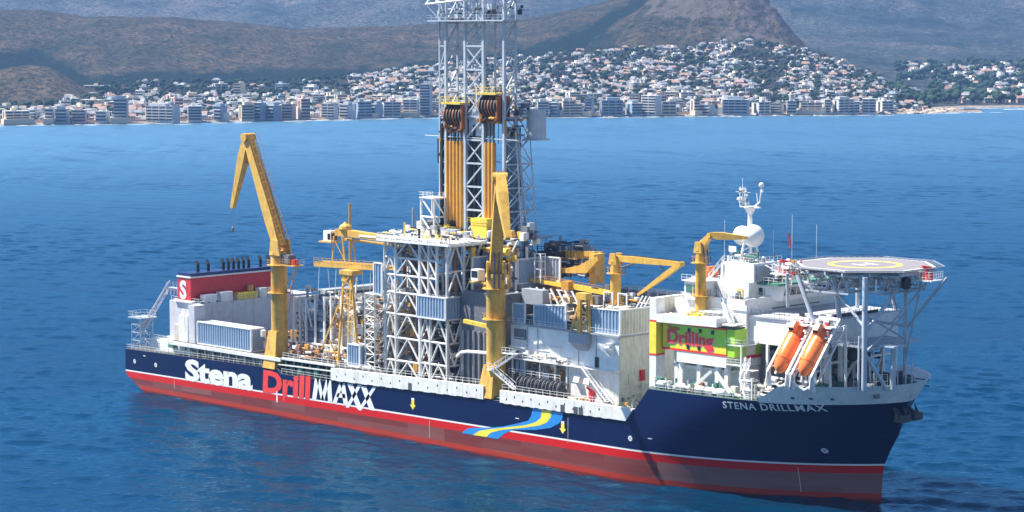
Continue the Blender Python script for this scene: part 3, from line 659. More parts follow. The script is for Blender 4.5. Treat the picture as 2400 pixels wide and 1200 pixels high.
for k in range(8): p = B0.lerp(B1, k/7); b.tube(p+Vector((0,-1,0)), p+Vector((.4,-1,-1.6)), .09, n=4); b.tube(p+Vector((.4,-1,-1.6)), p+Vector((.8,-1,0)), .09, n=4)
b.build('walkway', 'derrick', GW)
# row of small hull-deck lockers at the stern
def group(name, parent=SHIP, label=None):
    o = bpy.data.objects.new(name, None); C.objects.link(o); o.parent = parent; OFF[o.name] = root_off(parent)
    if label: o['label'] = label
    return o
def rails(parent, m, *runs, h=1.1, step=2.0, r=.045):
    for a in runs:
        for p, q in zip(a, a[1:]): b = MB(); b.rail([p, q], h=h, step=step, r=r); b.build('railing', m, parent)
def tbeam(b, p0, p1, w0, h0, w1, h1):
    p0 = Vector(p0); p1 = Vector(p1); d = (p1-p0).normalized(); up = Vector((0,0,1)) if abs(d.z) < .97 else Vector((1,0,0))
    a = d.cross(up).normalized(); c = a.cross(d).normalized()
    q = lambda p, w, h: [p-a*w/2-c*h/2, p+a*w/2-c*h/2, p+a*w/2+c*h/2, p-a*w/2+c*h/2]
    b.hexa(q(p0, w0, h0), q(p1, w1, h1)); return b
def corrug(name, m, parent, p0, p1, z0, z1, pitch=.9, dep=.16, z1b=None, z0b=None, label=None):
    # standing corrugated wall from p0 to p1 (xy); a real trapezoid profile with backing thickness
    p0 = Vector((*p0, 0)); p1 = Vector((*p1, 0)); d = p1-p0; L = d.length; d.normalize(); nrm = Vector((d.y, -d.x, 0)); n = max(1, round(L/pitch)); w = L/n
    b = MB(); pts = []
    for k in range(n):
        for f, o in ((0,0),(.35,0),(.5,1),(.85,1)): pts.append((k*w+f*w, o))
    pts.append((L, 0)); i0 = len(b.v)
    z1b = z1 if z1b is None else z1b; z0b = z0 if z0b is None else z0b
    for s, o in pts:
        q = p0+d*s+nrm*dep*o; t = s/L
        b.v.append((q.x, q.y, z0+(z0b-z0)*t)); b.v.append((q.x, q.y, z1+(z1b-z1)*t))
    for k in range(len(pts)-1): b.f.append((i0+2*k, i0+2*k+2, i0+2*k+3, i0+2*k+1)); b.mi.append(0)
    bk = [p0-nrm*.12, p1-nrm*.12]
    b.quad((bk[0].x,bk[0].y,z0), (bk[0].x,bk[0].y,z1), (bk[1].x,bk[1].y,z1b), (bk[1].x,bk[1].y,z0b))
    o = b.build(name, m, parent, label=label)
    f = MB(); e = nrm*dep*.5
    for zz0, zz1 in ((z0, z0b), (z1, z1b)): f.beam((p0.x+e.x, p0.y+e.y, zz0), (p1.x+e.x, p1.y+e.y, zz1), .3, .28)
    for p, za, zb in ((p0, z0, z1), (p1, z0b, z1b)): f.beam((p.x+e.x,p.y+e.y,za), (p.x+e.x,p.y+e.y,zb), .3, .3)
    f.build('panel_frame', 'white2', o); return o
def slatbox(parent, x0, x1, y0, y1, z0, z1, name='container', m='panel', label=None, cat=None, group=None, roof='grey'):
    t = thing(name, label, cat, (x0, y0, z0), group) if cat else None; par = t or parent
    corrug('side_panel', m, par, (x0,y0), (x1,y0), z0, z1); corrug('end_panel', m, par, (x1,y0), (x1,y1), z0, z1)
    corrug('side_panel', m, par, (x1,y1), (x0,y1), z0, z1); corrug('end_panel', m, par, (x0,y1), (x0,y0), z0, z1)
    MB().box(x0,x1,y0,y1,z1-.1,z1+.05).build('roof_panel', roof, par); MB().box(x0,x1,y0,y1,z0-.1,z0+.02).build('floor_panel', roof, par); return t
def lattice(parent, p0, p1, za, zb, nz, m, rc, rb, style='A', name='brace', kind='cyl', cols=(True, True), horiz=True):
    # one face of a tower: columns at p0 and p1 (xy), nz bays between za and zb
    p0 = Vector((*p0, 0)); p1 = Vector((*p1, 0)); up = lambda p, z: Vector((p.x, p.y, z)); mid = (p0+p1)/2
    for c_, p in zip(cols, (p0, p1)):
        if c_: strut('column', up(p, za), up(p, zb), rc, m, parent, kind)
    for k in range(nz):
        z0 = za+(zb-za)*k/nz; z1 = za+(zb-za)*(k+1)/nz
        if horiz: strut('cross_beam', up(p0, z1), up(p1, z1), rb*1.1, m, parent, kind)
        if style == 'A': strut(name, up(p0, z0), up(mid, z1), rb, m, parent, kind); strut(name, up(mid, z1), up(p1, z0), rb, m, parent, kind)
        elif style == 'V': strut(name, up(p0, z1), up(mid, z0), rb, m, parent, kind); strut(name, up(mid, z0), up(p1, z1), rb, m, parent, kind)
        elif style == 'N': strut(name, up(p0, z1), up(p1, z0), rb, m, parent, kind)
        elif style == 'Z': strut(name, up(p0 if k % 2 else p1, z0), up(p1 if k % 2 else p0, z1), rb, m, parent, kind)
        elif style == 'X': strut(name, up(p0, z0), up(p1, z1), rb, m, parent, kind); strut(name, up(p1, z0), up(p0, z1), rb, m, parent, kind)

# corrugated store aft
slatbox(SHIP, 27.9, 48.9, -19.2, -15.6, 13.9, 19.2, name='corrugated_store', label='long grey blue corrugated container on the aft starboard deck beside the yellow crane', cat='container')

# ------------------------------------------------------------------ cranes
def knuckle_crane(x, y, zb, zh, r, kn, tip, label, footz=None, boomw=2.2, jibw=1.7, hook=6, ladder=True, cab=None, boom_off=(0,0,0)):
    t = thing('deck_crane', label, 'crane', (x, y, zb))
    b = MB(); b.lathe([(r,zb),(r,zh-4),(r*1.02,zh-3.9),(r*1.02,zh-3.5),(r,zh-3.4),(r,zh)], (x,y,0), n=24); b.v.append((x,y,zh)); b.build('pedestal', 'yellow', t, smooth=True)
    for z in (zh-9, zh-2.5):
        b = MB(); b.lathe([(r,z),(r+.9,z),(r+.9,z+.15),(r,z+.15)], (x,y,0), n=20)
        P = [(x+(r+.85)*math.cos(2*PI*k/12), y+(r+.85)*math.sin(2*PI*k/12), z+.15) for k in range(13)]
        pl = b.build('service_platform', 'yellow', t)
        q = MB(); q.rail(P, step=2, r=.04); q.build('railing', 'yellow', pl)
    if footz:
        b = MB(); b.hexa([(x-2.6,y-3.2,footz),(x+1.9,y-3.2,footz),(x+1.9,y+1,footz),(x-2.6,y+1,footz)], [(x-1.6,y-2.1,zb+6),(x+1.4,y-2.1,zb+6),(x+1.4,y,zb+6),(x-1.6,y,zb+6)]); b.build('footing', 'yellow', t)
    base = Vector((x,y,zh))+Vector(boom_off); kn = Vector(kn); tip = Vector(tip); d = (kn-base); dh = Vector((d.x,d.y,0)).normalized(); sd = Vector((-dh.y, dh.x, 0))
    # slewing house: two cheek plates and a back box
    b = MB()
    for s in (-1, 1):
        c0 = base+sd*s*r*.85
        b.hexa([c0-dh*r-sd*.2+Vector((0,0,-.5)), c0+dh*r-sd*.2+Vector((0,0,-.5)), c0+dh*r+sd*.2+Vector((0,0,-.5)), c0-dh*r+sd*.2+Vector((0,0,-.5))], [c0-dh*r*.6-sd*.2+Vector((0,0,r*1.6)), c0+dh*r*.7-sd*.2+Vector((0,0,r*1.6)), c0+dh*r*.7+sd*.2+Vector((0,0,r*1.6)), c0-dh*r*.6+sd*.2+Vector((0,0,r*1.6))])
    b.tube((x,y,zh), (x,y,zh+.8), r*1.12, r*1.05, n=20); b.build('slewing_house', 'yellow', t)
    bm = MB(); s0 = base+Vector((0,0,r*.7)); tbeam(bm, s0, s0.lerp(kn,.25), boomw*1.1, boomw*.8, boomw, boomw*1.15); tbeam(bm, s0.lerp(kn,.25), kn, boomw, boomw*1.15, boomw*.75, boomw*.75)
    boom = bm.build('boom', 'yellow', t)
    if ladder:   # walkway with hoops along the boom
        dd = (kn-s0).normalized(); up_ = sd.cross(dd); 
        if up_.z < 0: up_ = -up_
        up_ = up_*(boomw*.66)
        q = MB(); n = int((kn-s0).length/1.1)
        for k in range(n+1):
            p = s0.lerp(kn, k/n)+up_; q.tube(p-sd*.95, p+sd*.95, .1, n=4)
            if k % 2 == 0:
                for s in (-1, 1): q.tube(p+sd*.8*s, p+sd*.8*s+up_.normalized()*1.1, .06, n=4)
        for s in (-1, 1):
            for hh in (0, 1.1): q.tube(s0+up_+sd*.8*s+up_.normalized()*hh, kn+up_+sd*.8*s+up_.normalized()*hh, .06, n=4)
        q.build('boom_walkway', 'orange', boom, kind='stuff')
    j = MB(); j.tube(kn-sd*boomw*.6, kn+sd*boomw*.6, boomw*.42, n=12); dj = (tip-kn).normalized(); tbeam(j, kn, kn.lerp(tip,.3), jibw*.95, jibw*1.0, jibw, jibw*1.25); tbeam(j, kn.lerp(tip,.3), tip, jibw, jibw*1.25, jibw*.5, jibw*.5); j.build('jib', 'yellow', t)
    for s in (-.35,.35):
        w = MB(); w.tube(s0+sd*s+Vector((0,0,boomw*.75)), kn+sd*s+Vector((0,0,boomw*.5)), .05, n=4); w.tube(kn+sd*s+Vector((0,0,boomw*.5)), tip+sd*s*.5-dh*.4, .05, n=4); w.build('hoist_wire', 'rubber', t)
    c = MB(); p = base+dh*r*1.25-Vector((0,0,r)); q_ = s0.lerp(kn,.36)-Vector((0,0,boomw*.3))
    for s in (-.5,.5): c.tube(p+sd*s, p.lerp(q_,.55)+sd*s, .24*r/2, n=8); c.tube(p.lerp(q_,.55)+sd*s, q_+sd*s, .15*r/2, n=8)
    c.build('luffing_cylinder', 'mid', t)
    c = MB(); p = s0.lerp(kn,.7)+(tip-kn).normalized()*.7; q_ = kn.lerp(tip,.3); c.tube(p, p.lerp(q_,.55), .2*r/2, n=8); c.tube(p.lerp(q_,.55), q_, .12*r/2, n=8); c.build('jib_cylinder', 'mid', t)
    if hook:
        w = MB(); w.tube(tip, tip-Vector((0,0,hook)), .05, n=4); w.build('wire', 'mid', t)
        w = MB(); w.lathe([(0,-.9),(.28,-.6),(.3,.3),(0,.6)], tip-Vector((0,0,hook)), n=8); w.build('hook_block', 'mid', t)
    if cab:
        cx, cy, cz = cab; b = MB(); b.box(cx-1.1,cx+1.1,cy-1.0,cy+1.0,cz,cz+2.4); k = b.build('cab', 'white2', t)
        b = MB(); b.box(cx-.9,cx+.9,cy-1.06,cy-1.0,cz+.7,cz+2.1); b.build('window', 'glass', k)
        b = MB(); b.box(cx-.7,cx+.7,cy-1.8,cy+1.4,cz-.35,cz-.1); b.beam((cx,cy,cz-.2),(x,y,cz-.9),.5,.5); b.build('cab_bracket', 'yellow', k)
    return t
knuckle_crane(58.0,-18,13.7,37.6,1.95,(46.9,-18,64.6),(40.7,-18,47.6), 'tall yellow knuckle boom crane at the aft starboard side, jib folded down over the sea', footz=11.0, boomw=2.5, jibw=1.9, hook=5, boom_off=(.6,0,.4))
b = MB(); 
cr = [o for o in C.objects if o.name == 'deck_crane'][0]
b.box(60.2,63.0,-19.2,-17.0,35.6,37.8); m_ = b.build('machinery_house', 'mid', cr); b = MB(); b.box(60,65.2,-19.6,-16.4,35.3,35.55); b.beam((60,-18,30),(64.5,-18,35.3),.25,.25); b.build('rear_platform', 'yellow', cr)
b = MB(); b.rail([(60,-19.6,35.6),(65.2,-19.6,35.6),(65.2,-16.4,35.6)], h=1.2, step=1.2); b.build('railing', 'orange', cr)
b = MB(); b.box(63.4,64.6,-18.8,-17.6,35.6,36.8); b.build('winch_box', 'red', cr)
b = MB()
for s in (-.4,.4): b.tube((60.8,-18+s,24), (64.4,-18+s,35.3), .07, n=4)
for k in range(14): p = Vector((60.8,-18,24)).lerp(Vector((64.4,-18,35.3)), k/13); b.tube(p+Vector((0,-.4,0)), p+Vector((0,.4,0)), .06, n=4)
b.build('ladder', 'orange', cr, kind='stuff')
knuckle_crane(130.5,-18,13.2,37.8,2.05,(145.0,-31,60.0),(152.3,-36,48.4), 'yellow knuckle boom crane amidships by the white girders, boom leaning out over the side', footz=12.3, boomw=2.5, jibw=2.1, hook=0, cab=(124.6,-17.6,36.6))
knuckle_crane(148.3,0,27.9,41.0,1.15,(166.4,0,41.8),(154.6,0,34.5), 'small yellow knuckle crane behind the white deckhouse with its jib folded under the boom', boomw=1.2, jibw=.95, hook=0, ladder=False)
knuckle_crane(184.0,-14.3,32.5,46.8,1.08,(186.4,-14.3,49.9),(193.7,-12,49.7), 'slim yellow crane on the accommodation block pointing level at the white radar domes', boomw=1.2, jibw=1.15, hook=0, ladder=False)
# ------------------------------------------------------------------ riser deck
GR = 'riser joints stacked in the white racks'
rz = MB(); rz.lathe([(0,0),(.42,0),(.56,.15),(.56,22),(0,22)], (0,0,0), 'y', n=12); rme = bpy.data.meshes.new('riser_tube'); rme.from_pydata(rz.v, [], rz.f)
rz2 = MB(); rz2.lathe([(0,-.35),(.26,-.35),(.26,0)], (0,0,0), 'y', n=8); fme = bpy.data.meshes.new('riser_flange'); fme.from_pydata(rz2.v, [], rz2.f); rme.materials.append(M['white']); fme.materials.append(M['rust'])
rme2 = rme.copy(); rme2.materials[0] = M['orange']; rme3 = rme.copy(); rme3.materials[0] = M['dirty']
RR = random.Random(3)
def riser_col(x, nlev, z0, where, red=0.0, y0=-14.2):
    for k in range(nlev):
        t = thing('riser_joint', 'riser joint %s its stack, %s' % ('on top of' if k == nlev-1 else ('at the bottom of' if k == 0 else ('%s up in' % (['','second','third','fourth','fifth','sixth','seventh','eighth','ninth','tenth'][k]))), where), 'pipe', (x, y0+RR.uniform(-.5,.3), z0+k*1.2), 'riser joints '+where)
        o = bpy.data.objects.new('buoyancy_tube', rme2 if RR.random() < red else (rme3 if RR.random() < .15 else rme)); C.objects.link(o); o.parent = t
        f = bpy.data.objects.new('flange', fme); C.objects.link(f); f.parent = t
riser_col(60.6, 8, 15.4, 'just right of the aft yellow crane'); riser_col(63.0, 8, 15.4, 'left of the dark blue bundles')
riser_col(71.6, 8, 17.8, 'right of the dark blue pipe bundles', .1); riser_col(74.4, 10, 17.2, 'under the gantry double beam', .2)
riser_col(80.6, 9, 17.8, 'behind the yellow lattice gantry legs', .2); riser_col(83.2, 8, 18.2, 'between the yellow gantry legs', .5); riser_col(85.8, 10, 17.4, 'just right of the gantry legs', .5); riser_col(88.6, 9, 18, 'behind the white lattice mast', .3)
for k in range(5):
    for xx in (65.6, 69.0):
        for top in (0, 1):
            if top and xx < 67: continue
            b = MB(); z = 17.6+k*1.25+top*6.4
            for q in range(4): b.tube((xx-1.4,-14.4+.05*q,z+q*.26), (xx+1.4,-14.4+.05*q,z+q*.26), .12, n=6)
            b.box(xx-1.45,xx+1.45,-14.2,6,z,z+.95)
            b.build('pipe_bundle', 'pipeblue' if k % 2 else 'grey', None, 'dark blue grey drill pipe bundle, layer %s of the %s rack column' % (('one','two','three','four','five')[k], ('upper right' if top else ('lower left' if xx < 67 else 'lower right'))), cat='pipe bundle', group='dark blue pipe bundles in the rack')
RK = group('riser_rack')
for x, zt in ((59.3,27.5),(61.8,27.8),(64.0,27.6),(67.3,28.4),(70.6,28.4),(73.0,28.8),(76.6,29.0),(79.2,28.6),(82.0,28),(84.5,29.5),(87.2,29),(90,28.6)):
    strut('post', (x,-14.9,13.8), (x,-14.9,zt), .42, 'white2' if RR.random() < .85 else 'grey', RK, 'box'); strut('post', (x,8,13.8), (x,8,zt), .42, 'white', RK, 'box')
    strut('top_beam', (x,-14.9,zt-.3), (x,8,zt-.3), .5, 'white', RK, 'box')
for x in (61.8,64.0): strut('brace', (x,-14.9,27.5), (x+2,-14.9,21), .3, 'white', RK, 'box')
for k in range(9):
    x = 63+k*2.9; strut('rack_leg', (x,-15.4,13.9), (x,-15.4,17.2), .32, 'white', RK, 'box')
    if k % 2: strut('brace', (x,-15.4,17.2), (x+2.9,-15.4,13.9), .28, 'white', RK, 'box')
strut('rack_beam', (62,-15.4,17.2), (90,-15.4,17.4), .4, 'white', RK, 'box')
for x in (77.5,86.5,91.5): strut('post', (x,-12,24), (x+1.3,-12,33.5), .3, 'white', RK, 'box')
clutter(SHIP, 62, 92, -19, -15.5, 13.9, 16.5, 150, ['white','white2','white','orange','rust','dark'], seed=11, sz=(.3,1.5))
clutter(SHIP, 60, 94, -14.4, -12.8, 23.5, 29.5, 170, ['white','white2','white','grey','orange','dark'], seed=12, sz=(.3,1.4))
clutter(SHIP, 80, 94, -17, -14.8, 14, 28, 120, ['white','white2','white','white','rust','orange','dark'], seed=13, sz=(.4,1.8))
MB().box(60,92,-12.8,10,14,24).build('rack_back_wall', 'dirty', SHIP)
b = MB(); b.tube((57.5,12,24.6), (92,19,25.4), .8, n=10); b.tube((57.5,17,23.6), (92,19.5,24.0), .6, n=10); b.box(57,92,11,19.8,13.9,22.5); b.build('port_pipe_trunk', 'grey', SHIP, smooth=True)
slatbox(SHIP, 84.2, 88.3, -19.4, -17, 14.3, 19.2, name='corrugated_locker', label='small grey blue corrugated box on the deck edge, left of the white lattice mast', cat='container')
# slim white lattice mast
LM = group('lattice_mast'); q = [(89.2,-18.6),(92.4,-18.6),(92.4,-15.4),(89.2,-15.4)]
for a0, c0 in ((0,1),(1,2),(3,0)): lattice(LM, q[a0], q[c0], 14, 31, 10, 'white', .19, .11, 'Z')
strut('column', (*q[2],14), (*q[2],31), .19, 'white', LM)
# yellow gantry on the riser deck
G = thing('gantry_crane', 'yellow riser gantry with a white cab, double beams and lattice legs over the pipe racks', 'crane', (81,-19,14))
for a0, c0 in (((80.3,-19),(80.3,-19)),): pass
strut('leg', (80.4,-19.2,14), (80.6,-17.4,35), .42, 'yellow', G, 'box'); strut('leg', (86.2,-18.6,19.5), (83.2,-17.4,35), .42, 'yellow', G, 'box'); strut('leg', (78.8,-15,14), (81,-15.4,35), .42, 'yellow', G, 'box')
strut('leg_stay', (74.6,-19.2,17.0), (80.4,-19,27.5), .3, 'yellow', G, 'box'); strut('leg_stay', (77.6,-19.2,19.4), (80.4,-19.2,14.6), .3, 'yellow', G, 'box')
for z0, z1 in ((19.5,24),(24,28),(28,31.5),(31.5,34.5)):
    f = lambda z: 86.2-(z-19.5)*3/15.5; y = -18
    strut('brace', (80.45,y,z0), (f(z1),y,z1), .16, 'yellow', G, 'box'); strut('brace', (f(z0),y,z0), (80.5,y,z1), .16, 'yellow', G, 'box'); strut('brace', (80.5,y,z1), (f(z1),y,z1), .2, 'yellow', G, 'box')
b = MB(); b.box(79.8,84.2,-18.2,-14.8,34.6,35.6); b.box(80.2,83.6,-17.9,-16.9,33,34.6); b.build('leg_head', 'yellow', G)
for y in (-15.4,-12.8):
    b = MB(); b.beam((67.8,y,35.9), (92.5,y,36.6), .5, 1.1); b.build('lower_beam', 'yellow', G)
b = MB()
for k in range(13): x = 68.5+k*2; b.beam((x,-15.4,36+.03*(x-68)), (x,-12.8,36+.03*(x-68)), .25, .3)
b.build('tie_bar', 'yellow', G, kind='stuff')
b = MB(); b.rail([(68,-15.8,36.5),(92,-15.8,37.1)], h=.9, step=1.6); b.build('railing', 'yellow', G)
b = MB()
for k in range(7): x = 69.5+k*3; b.tube((x,-15.4,35.6), (x+(.8 if k % 2 else -.8),-15.2,27.5), .06, n=4)
b.build('hanging_wire', 'white', G, kind='stuff')
b = MB(); tbeam(b, (69.8,-10,43.1), (74,-10,43.2), 1.8, 1.6, 1.8, 1.9); tbeam(b, (74,-10,43.1), (93,-10,42.5), 1.6, 1.5, 1.6, 1.3); b.build('upper_beam', 'yellow', G)
b = MB(); b.box(78.5,84.3,-10.9,-10.85,42.6,43.1); b.build('name_plate', 'white2', G)
b = MB(); b.beam((70,-8,41.3), (93,-8,41.0), .6, .5); b.build('lower_chord', 'yellow', G)
b = MB(); b.box(66.0,68.7,-11.2,-9.0,40.9,43.3); k = b.build('cab', 'white2', G); b = MB(); b.box(68.7,68.78,-11,-9.2,41.2,42.8); b.box(67.6,68.5,-11.26,-11.2,41.3,42.7); b.build('window', 'glass', k)
b = MB(); b.box(65,69.4,-11.8,-8.6,40.6,40.85); b.build('cab_platform', 'yellow', G)
for xa, xb in ((69.6,69.0),(72.6,73.6)):
    for y in (-11,-8): strut('leg', (xa,y,42.2), (xb,y,36.2), .3, 'yellow', G, 'box')
strut('brace', (69.6,-11,41.5), (73.4,-11,36.8), .15, 'yellow', G, 'box')
b = MB(); b.lathe([(1.6,0),(1.4,.7),(.6,1.2),(.3,1.6)], (72.6,-10,44), n=10); b.build('slewing_head', 'yellow', G)
b = MB(); b.tube((62.5,0,27), (62.5,0,48.8), .32, n=8); b.build('vent_pole', 'orange', SHIP, label='slim brown pole standing above the riser gantry'); b = MB(); b.tube((84.8,0,27), (84.8,0,49.0), .28, n=8); b.build('vent_pole', 'grey', SHIP, label='slim grey pole left of the white lattice stair tower')

# ------------------------------------------------------------------ substructure towers amidships
ST = group('substructure_tower', SHIP, 'white lattice substructure tower amidships'); Y0 = -17.0
zl = [12.4,16.6,21.7,27.0,31.8,35.7,39.6,43.4]
def face(xa, xb, style, zs, y=Y0, rb=.24, ca=True, cb=True, parent=ST):
    for k, (z0, z1) in enumerate(zip(zs, zs[1:])): lattice(parent, (xa,y), (xb,y), z0, z1, 1, 'white', .32, rb, style, cols=(False, False))
    for c_, x in ((ca, xa), (cb, xb)):
        if c_: strut('column', (x,y,zs[0]), (x,y,zs[-1]), .36, 'white', parent)
face(94.2, 97.8, 'A', zl); face(97.8, 105.6, 'A', zl, ca=False)
face(105.9, 108.6, 'N', zl[3:]); face(108.6, 111.2, 'N', zl[4:], ca=False)
zf_ = [12.9,16.9,21.8,27.0]
face(105.9, 109.0, 'A', zf_, ca=True); face(109.0, 114.4, 'A', zf_, ca=False)
def facex(x, ya, yb, style, zs, rb=.22, m='white', parent=ST, ca=True, cb=True):
    for z0, z1 in zip(zs, zs[1:]): lattice(parent, (x,ya), (x,yb), z0, z1, 1, m, .3, rb, style, cols=(False, False))
    for c_, y in ((ca, ya), (cb, yb)):
        if c_: strut('column', (x,y,zs[0]), (x,y,zs[-1]), .34, m, parent)
facex(114.4, -17, -12.8, 'V', zf_); facex(114.4, -12.8, -8.6, 'A', zf_, ca=False); facex(114.4,-8.6,-3.5,'A', zf_, ca=False)
facex(114.4, -17, -12, 'A', [32,37.5,43.4], ca=True); facex(114.4,-12,-6,'A',[32,37.5,43.4], ca=False)
facex(97.8, -17, -9, 'X', zl[:4], rb=.15, ca=False); face(97.8, 114.4, 'X', zf_, y=-9, rb=.16); facex(105.9,-17,-9,'A',zf_,rb=.16)
face(94.2, 105.6, 'X', zl[3:], y=-10, rb=.16)
# top deck of the tower with overhanging frame
b = MB(); b.box(93,116.5,-18.2,-3,43.2,43.9); b.build('tower_top_deck', 'white', ST)
b = MB(); 
for k in range(12): b.beam((93.5+k*2,-18.4,43.3), (93.5+k*2,-18.4,44.2), .25, .25)
b.beam((93,-18.4,44.2),(116.5,-18.4,44.4),.25,.25); b.beam((93,-18.4,43.4),(116.5,-18.4,43.5),.35,.5); b.beam((116.6,-18.4,43.4),(116.6,-4,43.4),.35,.5); b.build('edge_frame', 'white2', ST)
for x, y in ((114.4,-17),(114.4,-8)): strut('corner_strut', (x,y,40.5), (x+2,y-.8,43.2), .3, 'white2', ST)
rails(ST, 'white2', [(93,-18.2,43.9),(116.5,-18.2,43.9)], [(116.5,-18.2,43.9),(116.5,-4,43.9)], step=1.5)
clutter(SHIP, 93.5, 116, -18, -4, 43.9, 45.6, 110, ['white','white2','dirty','yellow2','grey','dark'], seed=21, sz=(.3,1.6))
clutter(SHIP, 94.5, 113.5, -16.5, -15, 40.2, 43, 80, ['white','grey','dark','dirty'], seed=22, sz=(.3,1.4))
q = MB(); q.lathe([(0,-1),(1.1,-.9),(1.1,.9),(0,1)], (97.8,-6,46.4), 'x', n=12); q.build('winch_drum', 'dark', SHIP, label='dark winch drum on the tower top deck')
# white stair tower above it
TT_ = group('stair_tower'); q = [(97.0,-8.6),(101.2,-8.6),(101.2,-5.2),(97.0,-5.2)]
for a0, c0 in ((0,1),(1,2)): lattice(TT_, q[a0], q[c0], 44, 52.4, 2, 'white2', .27, .2, 'N')
strut('column', (*q[3],44), (*q[3],52.4), .25, 'white2', TT_)
MB().box(96.6,101.6,-9,-4.8,52.4,52.6).build('landing', 'white2', TT_)
rails(TT_, 'white2', [(96.6,-9,52.6),(101.6,-9,52.6)], [(101.6,-9,52.6),(101.6,-4.8,52.6)], [(96.6,-4.8,52.6),(96.6,-9,52.6)], step=1.4)
# corrugated windwalls
slatbox(SHIP, 105.4, 114.6, -17.6, -9, 27.1, 31.9, name='corrugated_cabin', label='grey blue corrugated enclosure held in the white lattice tower', cat='enclosure')
corrug('windwall', 'panel', SHIP, (91.2,-17.6), (94,-17.6), 31, 38); corrug('windwall','panel',SHIP,(116.4,-11.4),(116.4,-2.5),33.5,40.5)
corrug('windwall', 'panel', SHIP, (108.4,-6.3), (119.5,-6.3), 34.8, 39.8, z1b=40.2, z0b=35.2); corrug('windwall', 'panel', SHIP, (119.8,-6.3), (125.2,-6.3), 35.0, 40.3); corrug('windwall', 'panel', SHIP, (125.2,-6.3), (125.2,0), 35.0, 40.3); corrug('windwall','grey',SHIP,(127.5,-1),(133,-1),35.8,40.8)
MB().box(96,126,-6,9,33.6,34.8).build('drill_floor', 'grey', SHIP)
MB().box(97,112,-9,8,13,33).build('moonpool_casing', 'deckdark', SHIP)
clutter(SHIP, 94.6, 105, -16.2, -9.5, 13.5, 42, 120, ['mid','dark','rust','orange','dirty','grey'], seed=31, sz=(.6,2.6))
clutter(SHIP, 106, 114, -15.5, -9.4, 13.5, 27, 90, ['mid','dark','rust','dirty','white'], seed=32, sz=(.5,2.2))
clutter(SHIP, 106, 126, -9, -6.6, 32, 43.2, 60, ['yellow2','white','rust','orange','mid','dark'], seed=33, sz=(.5,2.4))
clutter(SHIP, 112, 128, -12, -7, 26, 33.5, 110, ['white','mid','dark','grey','rust'], seed=34, sz=(.4,2.0))
b = MB()
for x, y, z0, z1, r in ((100,-13,14,30,1.1),(102.8,-12.5,15,24,.8),(96,-13,30,42,.5),(101.5,-12,32,42,1.2),(110.5,-11,33,43,.7),(112,-12,32,42,.5)): b.tube((x,y,z0), (x,y,z1), r, n=12)
b.build('riser_tensioner', 'rust', SHIP, smooth=True, kind='stuff')
b = MB(); b.tube((115.2,-10,30),(115.2,-10,42.5),.55,n=10); b.build('standpipe', 'yellow2', SHIP, smooth=True)
# dark pipe wall forward of the lower tower
b = MB(); b.box(116,128,-14,6,13,33.4); b.build('shaker_house', 'mid', SHIP)
b = MB()
for k in range(7): b.tube((116.5+k*1.7,-14.3,13.5), (116.5+k*1.7,-14.3,25), .3, n=6)
b.build('mud_pipe', 'grey', SHIP, kind='stuff')
tb = MB(); tbeam(tb, (120.4,-17.6,27.5), (129,-17.6,26.9), .8, .8, .8, .8); tb.build('pipe_chute', 'yellow2', SHIP)
tb = MB(); tb.path([(118.3,-17.8,19.6),(119.6,-17.8,20.6),(121.5,-17.8,21),(128,-17.8,21.3)], .38, n=8); tb.build('vent_hose', 'white2', SHIP, smooth=True)

# ------------------------------------------------------------------ derrick
DR = group('derrick', SHIP, 'tall grey lattice drilling derrick with twin hydraulic ram sets')
DX = [101.4, 107.6, 113.4, 119.8]; DY0 = -5.0
lv = [45.0+5.15*k for k in range(14)]
def yb(z): return 3.2 if z < 64 else 3.2-(min(z,72)-64)*.58
for i, x in enumerate(DX):
    strut('column', (x,DY0,44), (x,DY0,118), .62, 'derrick', DR, 'box'); strut('column', (x,yb(90),72), (x,yb(90),118), .4, 'derrick', DR, 'box')
    if i in (0, 3): strut('column', (x,3.4,34), (x,yb(72),72), .4, 'derrick', DR, 'box')
strut('column', (99.3,DY0,44), (99.3,DY0,96), .3, 'derrick', DR, 'box')
for k, (z0, z1) in enumerate(zip(lv, lv[1:])):
    for (xa, xb) in ((DX[1],DX[2]),):
        strut('brace', (xa,DY0,z0), (xb,DY0,z1), .3, 'derrick', DR, 'box'); strut('cross_beam', (xa,DY0,z1), (xb,DY0,z1), .38, 'derrick', DR, 'box')
        if k % 2 or z0 > 75: strut('brace', (xb,DY0,z0), (xa,DY0,z1), .2, 'derrick', DR, 'box')
    strut('brace', (99.3,DY0,z0) if k < 9 else (99.3,DY0,z1), (101.4,DY0,z1) if k < 9 else (101.4,DY0,z0), .2, 'derrick', DR, 'box') if z1 < 97 else None
    strut('cross_beam', (99.3,DY0,z1), (101.4,DY0,z1), .26, 'derrick', DR, 'box') if z1 < 97 else None
    y1 = yb(z1); y0 = yb(z0)
    for x in (DX[0], DX[3]):
        strut('cross_beam', (x,DY0,z1), (x,y1,z1), .3, 'derrick', DR, 'box'); strut('brace', (x,DY0,z0), (x,y1,z1), .26, 'derrick', DR, 'box')
        if z0 < 70: strut('brace', (x,DY0,z1), (x,y0,z0), .18, 'derrick', DR, 'box')
    if z0 > 70:   # open X-braced back faces above the rams
        for (xa, xb) in ((DX[0],DX[1]),(DX[2],DX[3])): strut('brace', (xa,y0,z0), (xb,y1,z1), .2, 'derrick', DR, 'box'); strut('cross_beam', (xa,y1,z1), (xb,y1,z1), .2, 'derrick', DR, 'box')
        if k % 2: 
            for (xa, xb) in ((DX[0],DX[1]),(DX[2],DX[3])): strut('brace', (xb,y0,z0), (xa,y1,z1), .2, 'derrick', DR, 'box')
    else:
        strut('cross_beam', (DX[0],y1,z1), (DX[3],y1,z1), .22, 'derrick', DR, 'box')
